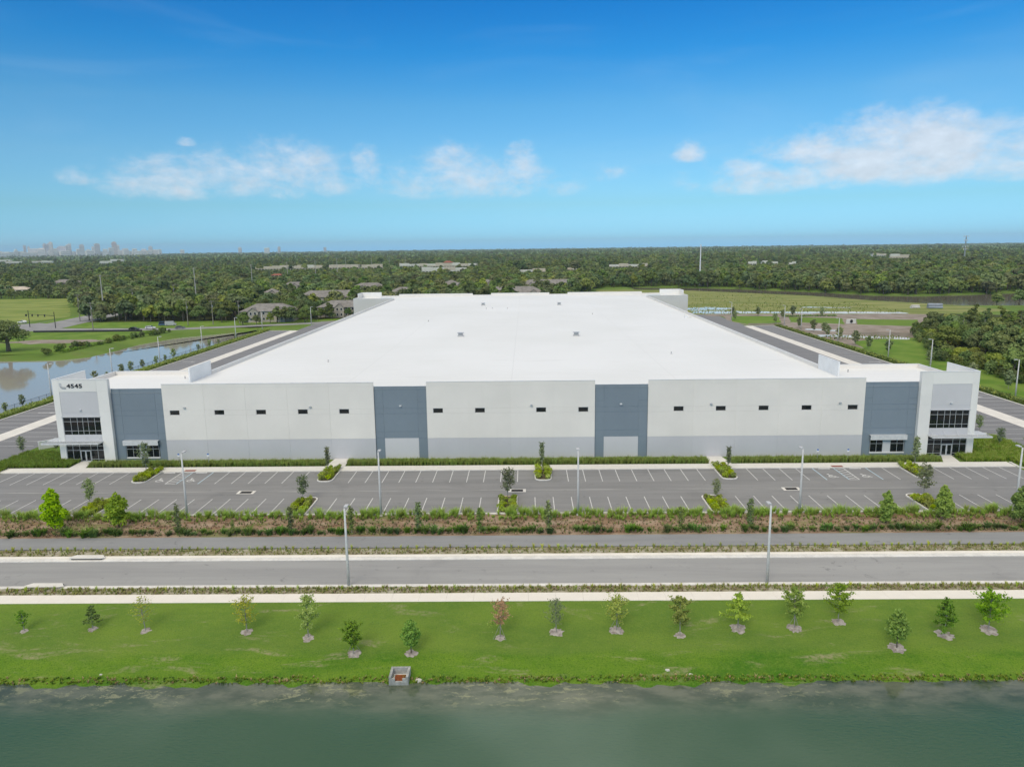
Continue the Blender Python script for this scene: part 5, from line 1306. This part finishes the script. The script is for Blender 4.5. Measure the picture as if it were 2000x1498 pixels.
# woods close on the right that come up to the court
near = []
for gx in np.arange(124, 330, 5.9):
    for gy in np.arange(166, 470, 5.9):
        x = gx+rnd.uniform(-2.6,2.6); y = gy+rnd.uniform(-2.6,2.6)
        edge = np.interp(y, [160,192,236,290,330,400,430,445], [131,132,134,157,178,212,256,262])
        if x > edge and math.hypot(x, y) < 362 and math.atan2(x, y) < R(41): near.append((math.hypot(x, y), x, y, 99.))
cand = [c for c in cand if not (c[1] > 120 and c[2] < 440)]
near.sort(key=lambda c: c[0])
def front_row(c):                      # the wood edges that face the camera show largest
    return c[0]
pool = near+cand
pool.sort(key=front_row)
NIND = 270
far_pts = []
kinds = {'r': ('leafy tree in the thick wood beside the right truck court', 'trees of the right-hand wood'), 'l': ('broad dark oak in the wood behind the left street and pond', 'trees of the left-hand wood'), 'm': ('broad green tree standing behind the far end of the warehouse', 'trees behind the warehouse'), 'x': ('tree in the forest edge beyond the right-hand lake', 'trees beyond the lake')}
for k, (d, x, y, tp) in enumerate(pool):
    r = rnd.random()
    right = x > 110
    if k < NIND:
        key = 'r' if right and y < 440 else 'x' if right else 'l' if x < -150 else 'm'
        edge_low = key == 'r' and x < np.interp(y, [176,192,236,290,330,400,430], [138,136,136,158,178,212,256])+7
        if edge_low and r < .75: ms, s, nm = oaks[4], rnd.uniform(.35,.62), 'oak_tree'
        elif key == 'r' and r < .06: ms, s, nm = bares[0], rnd.uniform(.8,1.1), 'bare_tree'
        elif key == 'r' and r < .3: ms, s, nm = talls[rnd.randrange(2)], rnd.uniform(.5,.82), 'slim_tree'
        else: ms, s, nm = oaks[rnd.choices(range(5), [.28,.24,.2,.18,.1])[0]], rnd.uniform(.7,1.02) if key != 'r' else rnd.uniform(.62,1.12)*(1 if d < 290 else .8), 'oak_tree'
        lb, gp = kinds[key]; s = min(s, tp/12.)
        if key == 'r':
            fr = 'right at its front edge' if edge_low else 'in its near part' if d < 240 else 'in its middle part' if d < 300 else 'in its far part'
            lb = f'{"low bright" if ms is oaks[4] else "slim pale-stemmed" if nm == "slim_tree" else "round-crowned dark"} tree of the wood right of the right court, {fr}'
        if nm == 'bare_tree': lb = 'grey leafless tree at the edge of the right-hand wood'
        stand(nm, ms, x, y, zat(x, y)-.05, s, lb, 'tree', gp)
    else: far_pts.append((x, y, min(rnd.uniform(.62,1.22), tp/12.), rnd.uniform(0,6.28), rnd.choices(range(4), [.32,.3,.25,.13])[0]))
# low bushes closing the foot of the right-hand wood
wb = [make_shrub(240+k, 1.5, 2.6, 520, .4, 'bush_far') for k in range(3)]
for k in range(60):
    y = 178+k*2.6+rnd.uniform(-1,1); ex = np.interp(y, [176,192,236,290,330,400], [138,136,136,158,178,212]); x = ex-2+rnd.uniform(-4,3)
    o = put('bush', wb[k % 3], None, (x, y, 0), (0,0,rnd.uniform(0,6.28)), rnd.uniform(.6,1.5)); tag(o, 'leafy light green bush at the foot of the wood right of the court', 'bush', 'bushes at the foot of the right-hand wood')
# trees standing between the apartment blocks
for k, (x, y, s) in enumerate([(-122,381,.75),(-116,388,.72),(-150,386,.5),(-161,392,.85),(-92,405,.62),(-84,402,.7),(-110,402,.45),(-118,404,.6),(-142,470,.8),(-112,474,.7),(-96,470,.75),(-70,500,.85),(-60,510,.8),(-20,480,.75),(5,476,.7),(22,490,.8),(-45,500,.85),(-32,470,.6),(-147,382,.55),(-129,379,.68),(-112,400,.55),(-97,401,.5),(-105,398,.36),(-145,398,.8),(-170,400,.95),(-160,384,.6),(-176,394,.8),(-133,470,.6),(-125,466,.7),(-150,468,.8)]):
    stand('oak_tree', oaks[k % 4], x, y, 0, s, 'dark green tree between the street and the grey-roofed apartment blocks', 'tree', 'trees between the apartment blocks')
kk = 30
for (ax, ay, aw, ad, ae, ar, al) in APTS:
    dd = math.hypot(ax, ay); ux, uy = ax/dd, ay/dd
    for q in range(5):
        sd_ = (q-2)/2*aw*.55+rnd.uniform(-2,2); fr = ad*.5+rnd.uniform(6,13); x = ax-ux*fr-uy*sd_; y = ay-uy*fr+ux*sd_; kk += 1
        if inpoly(x, y, SITE): continue
        stand('oak_tree', oaks[rnd.randrange(5)], x, y, 0, rnd.uniform(.36,.72) if q != 2 else rnd.uniform(.3,.5), f'dark green tree right in front of the {ordinal(APTS.index((ax, ay, aw, ad, ae, ar, al))+1)} nearest grey-roofed apartment block', 'tree', 'trees between the apartment blocks')
# the big old oak at the left edge
big = make_oak(230, 13, 8.5, 22, 5200, .5, 'leaf_oak', .75, .12)
stand('oak_tree', big, -199.5, 277.7, 0, .92, 'big spreading old oak at the left edge beside the pond', 'tree', None)

# the forest to the horizon reads as one mass
far_src = bpy.data.collections.new('forest_sources')
def far_tree(seed, mat, h=12., rx=5.4, n=520, leaf=1.15):
    t, c = make_oak(seed, h, rx, 11, n, leaf, mat, .35); mb = bpy.data.meshes.new('forest_tree')
    import bmesh
    bm = bmesh.new(); bm.from_mesh(c); nc = len(bm.faces); bm.from_mesh(t); bm.faces.ensure_lookup_table()
    for i, f in enumerate(bm.faces): f.material_index = 0 if i < nc else 1
    bm.to_mesh(mb); bm.free(); mb.materials.append(M[mat]); mb.materials.append(M['bark'])
    o = bpy.data.objects.new(f'forest_tree_{seed-300}', mb); far_src.objects.link(o); return o
for k, (mt, hh, rx) in enumerate([('leaf_far',12,5.6),('leaf_wood',13,5.0),('leaf_far',11,6.2),('leaf_lime',11,4.8)]): far_tree(300+k, mt, hh, rx)
d = 900.
while d < 11500:
    lat = 9.0 if d < 2500 else 13.; az = -R(42)
    step = max(11., 4.0e-5*d*d*(.55 if d < 3000 else .8))
    while az < R(42):
        dd = d+rnd.uniform(-.5,.5)*step*1.3; x = dd*math.sin(az); y = dd*math.cos(az)
        tp = blocked(x, y)
        if tp and math.sin(x*.006+2*math.sin(y*.003))*math.sin(y*.0043+x*.002) > -.93: far_pts.append((x, y, min(rnd.uniform(.6,1.25)*(1+.3*math.sin(x*.011+y*.007)*math.sin(y*.013))*(1.0 if d < 3500 else 1.2), tp/12.), rnd.uniform(0,6.28), rnd.choices(range(4), [.4,.3,.25,.05])[0]))
        az += lat*rnd.uniform(.7,1.4)/d
    d += step
def forest(name, pts, src, lb):
    P = np.array(pts); me = bpy.data.meshes.new(name); me.vertices.add(len(P))
    co = np.stack([P[:,0], P[:,1], zg(P[:,0], P[:,1])-.1], -1).astype(np.float32); me.vertices.foreach_set('co', co.ravel())
    for an, ty, col in (('sc','FLOAT',2),('rz','FLOAT',3),('vi','INT',4)):
        a = me.attributes.new(an, ty, 'POINT'); a.data.foreach_set('value', P[:,col].astype(np.float32 if ty == 'FLOAT' else np.int32))
    o = put(name, me); tag(o, lb, 'forest', kind='stuff')
    ng = bpy.data.node_groups.new('forest_nodes', 'GeometryNodeTree'); ng.interface.new_socket('Geometry', in_out='INPUT', socket_type='NodeSocketGeometry'); ng.interface.new_socket('Geometry', in_out='OUTPUT', socket_type='NodeSocketGeometry')
    t = NT(ng); gi = t.new('NodeGroupInput'); go = t.new('NodeGroupOutput'); ip = t.new('GeometryNodeInstanceOnPoints'); ci = t.new('GeometryNodeCollectionInfo')
    ci.inputs['Collection'].default_value = src; ci.inputs['Separate Children'].default_value = True; ci.inputs['Reset Children'].default_value = True
    def na(n, dt):
        q = t.new('GeometryNodeInputNamedAttribute'); q.data_type = dt; q.inputs['Name'].default_value = n
        return [s for s in q.outputs if s.enabled and s.name == 'Attribute'][0]
    ip.inputs['Pick Instance'].default_value = True
    t.link(gi.outputs[0], ip.inputs['Points']); t.link(ci.outputs[0], ip.inputs['Instance']); t.link(na('vi','INT'), ip.inputs['Instance Index'])
    cb = t.new('ShaderNodeCombineXYZ'); t.link(na('rz','FLOAT'), cb.inputs[2]); t.link(cb.outputs[0], ip.inputs['Rotation'])
    cs = t.new('ShaderNodeCombineXYZ'); s = na('sc','FLOAT')
    for k in range(3): t.link(s, cs.inputs[k])
    t.link(cs.outputs[0], ip.inputs['Scale']); t.link(ip.outputs[0], go.inputs[0])
    md = o.modifiers.new('instances', 'NODES'); md.node_group = ng
forest('forest', far_pts, far_src, 'dark green forest and suburban trees stretching to the horizon')
# reeds and weeds in the wet field
carpet('field_weeds', 'tufts of weeds and reeds over the wet field beyond the right court', [(92,206,400,470,900),(100,180,470,560,300),(120,150,288,300,150)], (.25,.8), 10, .7, .22, [M['bush_far'],M['grass_verge'],M['grass_green']], [.2,.4,.4], 140, 'weeds')

# ------------------------------------------------------------------ buildings beyond the site
def apartment(x, y, w, d, eave, rz, lb):
    o = empty('apartment_block', (x, y, 0), rz, lb, 'building', 'apartment blocks behind the warehouse')
    hw, hd = w/2, d/2; S = M['stucco']; eave *= .9
    MB().box(-hw, hw, -hd, hd, 0, eave, S).build('wall', o)
    rh = eave+d*.24; oh = .7; ridge = max(hw-hd*.9, .5)
    rf = MB().add([(-hw-oh,-hd-oh,eave),(hw+oh,-hd-oh,eave),(hw+oh,hd+oh,eave),(-hw-oh,hd+oh,eave),(-ridge,0,rh),(ridge,0,rh)], [(0,1,5,4),(1,2,5),(2,3,4,5),(3,0,4),(3,2,1,0)], M['shingle']).build('roof', o)
    # cross gables on the street side
    ng = max(1, int(w//13))
    for k in range(ng):
        gx = -hw+w*(k+.5)/ng; gw = 2.6; y0 = -hd-1.6
        MB().prismy([(gx-gw,0),(gx+gw,0),(gx+gw,eave),(gx,eave+1.9),(gx-gw,eave)], y0, -hd+.1, M['stucco_c'] if k % 2 else S).build('gable_bay', o)
        MB().add([(gx-gw-.4,y0-.4,eave-.3),(gx,y0-.4,eave+2.1),(gx,-hd*.2,eave+2.1),(gx-gw-.4,-hd*.2,eave-.3),(gx+gw+.4,y0-.4,eave-.3),(gx+gw+.4,-hd*.2,eave-.3)], [(0,1,2,3),(1,4,5,2)], M['shingle']).build('gable_roof', rf)
        for fz in (1.0, 3.9):
            for sx in (-1.1, 1.1):
                f = MB().box(gx+sx-.55, gx+sx+.55, y0-.05, y0-.004, fz, fz+1.5, M['sign_white']).build('window', o); MB().box(gx+sx-.45, gx+sx+.45, y0-.075, y0-.052, fz+.1, fz+1.4, M['pane_far']).build('pane', f)
    nwin = int(w//3.2)
    for i in range(nwin):
        wx = -hw+w*(i+.5)/nwin
        if any(abs(wx-(-hw+w*(k+.5)/ng)) < 3.3 for k in range(ng)): continue
        for fz in (1.0, 3.9):
            f = MB().box(wx-.6, wx+.6, -hd-.05, -hd-.004, fz, fz+1.5, M['sign_white']).build('window', o); MB().box(wx-.5, wx+.5, -hd-.075, -hd-.052, fz+.1, fz+1.4, M['pane_far']).build('pane', f)
for a in APTS: apartment(*a)

def commercial(x, y, w, d, h, kind, lb):
    o = empty('commercial_building' if kind[0] in 'cw' else 'house', (x, y, 0), -math.atan2(x, y)*.6+rnd.uniform(-.12,.12), lb, 'building')
    hw, hd = w/2, d/2; m = {'c':'stucco_c','w':'stucco_w','r':'stucco_c','g':'stucco'}[kind[0]]; mat = M[m]
    if kind in ('r','r2','g'):
        MB().box(-hw,hw,-hd,hd,0,h-1.5,mat if kind != 'r2' else M['stucco_w']).build('wall', o)
        rm = M['tile_red'] if kind == 'r' else M['stucco_c'] if kind == 'r2' else M['shingle']; e = h-1.5; t = e+d*.2
        MB().add([(-hw-.6,-hd-.6,e),(hw+.6,-hd-.6,e),(hw+.6,hd+.6,e),(-hw-.6,hd+.6,e),(-hw+hd*.8,0,t),(hw-hd*.8,0,t)], [(0,1,5,4),(1,2,5),(2,3,4,5),(3,0,4),(3,2,1,0)], rm).build('roof', o)
    else:
        MB().box(-hw,hw,-hd,hd,0,h-.8,mat).build('wall', o); MB().box(-hw+.3,hw-.3,-hd+.3,hd-.3,h-.8,h-.6,M['roof_grey']).build('roof', o)
        n = max(2, int(w//14))
        for k in range(n):
            a = -hw+w*k/n; b = -hw+w*(k+1)/n; z = h+rnd.choice([-.4,0,.9,1.6])
            MB().box(a+.02,b-.02,-hd-.25,-hd-.002,h-3.2,z,M[rnd.choice([m,'stucco_w','stucco_c'])]).build('parapet', o)
            if kind == 'cr' and abs((a+b)/2) < w*.14:
                MB().add([(a-2,-hd-1,z),(b+2,-hd-1,z),(b+2,hd*.4,z),(a-2,hd*.4,z),((a+b)/2-3,-hd*.3,z+3.4),((a+b)/2+3,-hd*.3,z+3.4)], [(0,1,5,4),(1,2,5),(2,3,4,5),(3,0,4)], M['tile_red']).build('tiled_roof', o)
    nw = max(2, int(w//5))
    for i in range(nw):
        wx = -hw+w*(i+.5)/nw; z1 = min(3.2, h-2.0)
        f = MB().box(wx-w/nw*.38, wx+w/nw*.38, -hd-.06, -hd-.004, .3, z1, M['pane_far']).build('window', o)
for c in COMM: commercial(*c)

# downtown skyline nine kilometres off: (pixel-measured width m, height m)
def skyline():
    rg = random.Random(5); D = 9000.
    towers = [(-34.7,60,60,'d',1),(-34.0,80,48,'d',0),(-33.2,40,70,'d',1),(-32.5,30,108,'c',2),(-32.2,26,98,'c',1),(-31.8,130,82,'a',0),(-31.2,90,76,'b',1),(-30.8,80,128,'c',2),(-30.45,40,136,'b',3),(-30.1,60,84,'a',0),(-29.6,110,96,'c',1),(-29.1,60,116,'d',1),(-28.95,34,124,'a',2),(-28.3,50,74,'d',0),(-28.0,58,110,'c',1),(-27.5,40,72,'d',0),(-27.1,34,92,'d',1),(-26.75,70,122,'c',3),(-26.1,60,70,'d',0),(-25.6,60,82,'d',0),(-25.3,66,136,'e',1),(-25.0,40,110,'d',1),(-24.4,80,76,'b',0),(-23.6,60,70,'d',0),(-22.8,60,66,'b',0),(-22.2,50,88,'c',1),(-21.4,40,60,'d',0),(-19.4,60,54,'d',0),(-14.0,50,66,'c',1),(-11.4,70,62,'d',0),(-10.2,40,70,'c',1),(-5.6,40,60,'c',0)]
    towers = [(-34.1+(a+32.5)*.708, w*.74, h*.97, k, tp) for a, w, h, k, tp in towers]
    for a in np.arange(-36.6, -26.2, .36): towers.append((float(a), rg.uniform(40,90), rg.uniform(42,60), rg.choice('ddbda'), 0))
    order = sorted(range(len(towers)), key=lambda q: towers[q][0]); rank = {q: r for r, q in enumerate(order)}
    for i, (az, w, h, k, top) in enumerate(towers):
        dd = D+rg.uniform(-500,500); a = R(az); x, y = dd*math.sin(a), dd*math.cos(a)
        nm = 'city_tower' if h > 90 else 'city_block'
        o = empty(nm, (x, y, 0), -a+rg.uniform(-.3,.3), None, 'building', 'downtown skyline')
        desc = {'a':'stone-coloured','b':'pinkish','c':'grey','d':'pale','e':'brown'}[k]; shape = ['flat-topped','with a stepped top','with twin roof boxes','with a round-shouldered top'][top]
        o['label'] = f'distant {desc} {"tower" if h > 90 else "block"} {shape}, {ordinal(rank[i]+1)} along the skyline from the left'
        m = M['city_'+k]; dp = w*.7; MB().box(-w/2,w/2,-dp/2,dp/2,0,h,m).build('wall', o)
        nf = max(3, int(h//14)); gl = MB()
        for j in range(nf):
            z = h*(.12+.84*j/nf); gl.box(-w/2*.92,w/2*.92,-dp/2-.6,-dp/2-.05,z,z+h*.45/nf,M['city_glass'])
        gl.build('window_band', o)
        if top == 1: MB().box(-w*.3,w*.3,-dp*.3,dp*.3,h,h+9,m).build('roof_box', o)
        if top == 2:
            for sx in (-1,1): MB().box(sx*w*.3-w*.14,sx*w*.3+w*.14,-dp*.3,dp*.3,h,h+11,m).build('roof_box', o)
        if top == 3: MB().prismy([(-w/2,h),(w/2,h),(w*.38,h+7),(w*.2,h+11),(-w*.2,h+11),(-w*.38,h+7)], -dp/2, dp/2, m).build('roof_box', o)
skyline()

# ------------------------------------------------------------------ poles and masts
def utility_pole(x, y, h, lb, arms=1, conc=False):
    o = empty('utility_pole', (x, y, 0), .2, lb, 'utility pole', 'utility poles on the left'); m = M['conc_pole'] if conc else M['wood_pole']; k = 1.6 if conc else 1
    MB().tube([(0,0,0),(0,0,h)], [.24*k,.15*k], m, 7).build('shaft', o)
    for a in range(arms):
        z = h-.5-a*1.3; MB().box(-1.3,1.3,-.07,.07,z-.08,z+.08,m).build('crossarm', o)
        for xx in (-1.15,-.4,.4,1.15): MB().tube([(xx,0,z+.08),(xx,0,z+.34)], [.05,.035], M['fixture'], 5).build('insulator', o)
    if arms and not conc: MB().tube([(.32,0,h-3.4),(.32,0,h-2.4)], [.22,.22], M['galv'], 8).build('transformer', o)
UP = [(-210.6,353.2,13.5,'leaning wooden utility pole with crossarms beside the street, nearest on the left',2,False),(-171.6,370,12.2,'wooden utility pole right of the parked vehicles',1,False),(-160.1,373.2,12.3,'wooden utility pole second right of the parked vehicles',1,False),(-147.7,376.3,12.,'wooden utility pole in front of the nearest apartment block',1,False),(-245.2,400,14.7,'thin pole at the corner of the left meadow',1,False),(-259.1,482.6,13.3,'short wooden pole above the oaks, left one',1,False),(-240.4,501.4,14.9,'short wooden pole above the oaks, right one',1,False),
 (-262,453,23.5,'tall concrete pole rising from the oaks on the left',1,True),(-221,492,26.3,'tall concrete pole rising from the oaks left of the apartments',1,True),(-238,642,25.4,'tall concrete pole beyond the apartments, third of the line',1,True),(-252,783,24.5,'tall concrete pole in front of the long shopping row',1,True),(-238,839,25.5,'tall concrete pole right of the long shopping row',1,True),(-220,866,27.1,'tall concrete pole before the cream shop building',1,True),(-330,1363,22.1,'far concrete pole behind the shops, first of the row',1,True),(-290,1400,23,'far concrete pole behind the shops, second of the row',1,True),(-262,1430,23,'far concrete pole behind the shops, third of the row',1,True),(-236,1460,23,'far concrete pole behind the shops, fourth of the row',1,True)]
for u in UP: utility_pole(*u)
def wire(a, b, lb, sag=1.0):
    pts = []
    for k in range(9):
        t = k/8; pts.append(tuple(a[i]+(b[i]-a[i])*t-(sag*4*t*(1-t) if i == 2 else 0) for i in range(3)))
    tag(MB().tube(pts, [.025]*9, M['steel_dark'], 4).build('power_line'), lb, 'power line', 'power lines on the left')
wp = [(-260,345,12.5),(-210.6,353.2,12.9),(-171.6,370,11.7),(-160.1,373.2,11.8),(-147.7,376.3,11.5)]
for k, (a, b) in enumerate(zip(wp[:-1], wp[1:])): wire(a, b, f'thin black power line, span {nth[k]} from left between the wooden poles')
# traffic signal gantry
ts = empty('traffic_signal', (-235.9,363.9,0), 0, 'dark mast arm traffic signal over the junction at the left', 'traffic signal')
S = M['steel_dark']
MB().tube([(0,0,0),(0,0,8.2)], [.2,.14], S, 8).build('pole', ts)
MB().tube([(0,0,6.2),(-17,6.5,6.6)], [.14,.09], S, 6).build('mast_arm', ts)
for k, (hx, hy) in enumerate([(-6.5,2.5),(-11,4.2),(-15,5.7)]): MB().box(hx-.22,hx+.22,hy-.2,hy+.2,5.5,6.7,S).build('signal_head', ts)
ts2 = empty('signal_pole', (-253.4,370.5,0), 0, 'dark second pole of the traffic signal at the far street side', 'traffic signal')
MB().tube([(0,0,0),(0,0,8.6)], [.2,.14], S, 8).build('pole', ts2); MB().box(-1.6,-.9,-.2,.2,5.6,6.6,S).build('signal_head', ts2); MB().tube([(0,0,6.4),(-1.6,0,6.5)], [.07,.06], S, 5).build('arm', ts2)
# monopole and cell tower
mp_ = empty('monopole_mast', (160,685,0), 0, 'tall slim white monopole rising from the forest right of centre', 'mast')
MB().tube([(0,0,0),(0,0,37.4)], [.75,.45], M['sign_white'], 10).build('shaft', mp_); MB().tube([(0,0,-.2),(0,0,.8)], [1.3,1.3], M['kerb'], 10).build('base', mp_)
ct = empty('cell_tower', (700,1203,0), 0, 'lattice cell tower with antenna rings above the right-hand forest', 'cell tower')
MB().tube([(0,0,0),(0,0,46)], [1.3,.8], M['galv'], 8).build('mast', ct)
for z, r in ((44.6,3.6),(38.5,2.6),(28.5,4.0),(24.5,2.6)):
    MB().tube([(r*math.cos(a*1.0472),r*math.sin(a*1.0472),z) for a in range(7)], [.15]*7, M['galv'], 4).build('platform', ct)
    for a in range(6): MB().box(r*math.cos(a*1.0472)-.35,r*math.cos(a*1.0472)+.35,r*math.sin(a*1.0472)-.35,r*math.sin(a*1.0472)+.35,z-1.0,z+1.4,M['sign_white']).build('antenna', ct)

# ------------------------------------------------------------------ vehicles
def car(x, y, rz, paint, lb, L=4.6, W=1.8, H=1.45, suv=False, box=False):
    o = empty('parked_car', (x, y, .06), rz, lb, 'car'); P = M['car_'+paint]; h = L/2; w = W/2; zb = .32; zs = .82
    if box: prof = [(-h,zb),(h,zb),(h,1.1),(h-.7,1.2),(h-1.1,2.0),(h-1.4,2.3),(-h,2.3)]
    else: prof = [(-h,zb),(h,zb),(h,zs-.1),(h-.15,zs),(h-1.25,zs+.12),(h-1.95,H),(-h+(.55 if suv else 1.1),H),(-h+.15,zs+.15),(-h,zs)]
    MB().prismy(prof, -w, w, P).build('body', o)
    if not box:
        gp = [(h-1.32,zs+.16),(h-1.95,H-.06),(-h+(.62 if suv else 1.15),H-.06),(-h+.32,zs+.2)]
        for yy in (-w-.012, w+.002): MB().prismy(gp, yy, yy+.01, M['pane_far']).build('side_window', o)
        a, b = (h-1.22,zs+.14), (h-1.92,H-.03)
        MB().add([(a[0]+.02,-w*.9,a[1]+.02),(a[0]+.02,w*.9,a[1]+.02),(b[0]+.02,w*.85,b[1]+.02),(b[0]+.02,-w*.85,b[1]+.02)], [(0,1,2,3)], M['pane_far']).build('windscreen', o)
    for sx in (-h+.85, h-.85):
        for sy in (-w+.1, w-.1):
            t = MB().tube([(sx,sy-.11,.33),(sx,sy+.11,.33)], [.33,.33], M['tyre'], 12).build('wheel', o)
            MB().tube([(sx,sy-.12 if sy < 0 else sy+.10,.33),(sx,sy-.10 if sy < 0 else sy+.12,.33)], [.2,.2], M['galv'], 10).build('rim', t)
    for sy in (-w+.3, w-.3): MB().box(h-.02,h+.015,sy-.2,sy+.2,.58,.72,M['lens']).build('headlight', o)
car(-189,350.5,-.05,'black','black car on the street beyond the left pond')
car(-183.6,355.6,.1,'white','white estate car on the street beyond the left pond',suv=True)
car(-184.5,371,.3,'blue','blue canopied vehicle parked on the verge',5,1.9,2.0,True)
car(-180.5,370,.25,'silver','silver van parked beside the blue vehicle',5.2,2.0,2.3,False,True)
car(-168.6,354.7,.35,'grey','dark grey car on the street behind the hedge')
car(-272,392,2.9,'white','white car on the main road at the far left')
# car park full of far cars before the shops
cc = 0
for (x0, y0, n) in ((-306,1085,6),(-300,1105,6),(2,1022,5),(148,1190,8),(-110,1085,6)):
    for k in range(n):
        cc += 1; car(x0+k*3.4, y0+rnd.uniform(-.5,.5), 1.57, rnd.choice(['white','silver','grey','black','white']), 'tiny car in the row of cars parked before the far shops')
        COL.objects[-1]
for o in list(COL.objects):
    if o.get('label','').startswith('tiny car'): o['group'] = 'cars parked before the far shops'
# pipes stored by the lake
pl = empty('pipe_stack', (231,420,0), -.25, 'stack of grey drainage pipes lying on the shore of the right lake', 'pipes')
for k, (yy, zz) in enumerate([(0,.75),(1.6,.75),(3.2,.75),(.8,2.1),(2.4,2.1)]): MB().tube([(-3.6,yy,zz),(3.6,yy,zz)], [.74,.74], M['pipe'], 12).build('pipe', pl)
pl = empty('pipe_stack', (222,424,0), .2, 'smaller stack of pale pipes left of the grey pipe stack', 'pipes')
for k, (yy, zz) in enumerate([(0,.5),(1.1,.5),(.55,1.4)]): MB().tube([(-2.6,yy,zz),(2.6,yy,zz)], [.48,.48], M['stucco_w'], 10).build('pipe', pl)
cv = empty('culvert', (152,346,0), .3, 'concrete culvert with a dark round mouth in the sandy bank', 'culvert')
MB().box(-2.6,2.6,0,.4,0,2.2,M['kerb']).build('headwall', cv); MB().tube([(0,-.12,1.1),(0,-.01,1.1)], [.8,.8], M['iron'], 14).build('mouth', cv)

# ------------------------------------------------------------------ air
hz, t, b = material('haze_air'); t.n.remove(b)
pv = t.new('ShaderNodeVolumePrincipled'); pv.inputs['Color'].default_value = (.70,.86,1.0,1); pv.inputs['Density'].default_value = HAZE = 6.2e-5; pv.inputs['Anisotropy'].default_value = 0.0
t.link(pv.outputs[0], t.n['Material Output'].inputs['Volume'])
hb = MB().box(-12500,12500,-700,12500,-6.2,152,hz).build('haze'); tag(hb, 'thin pale air haze over the whole landscape', 'haze', kind='stuff')
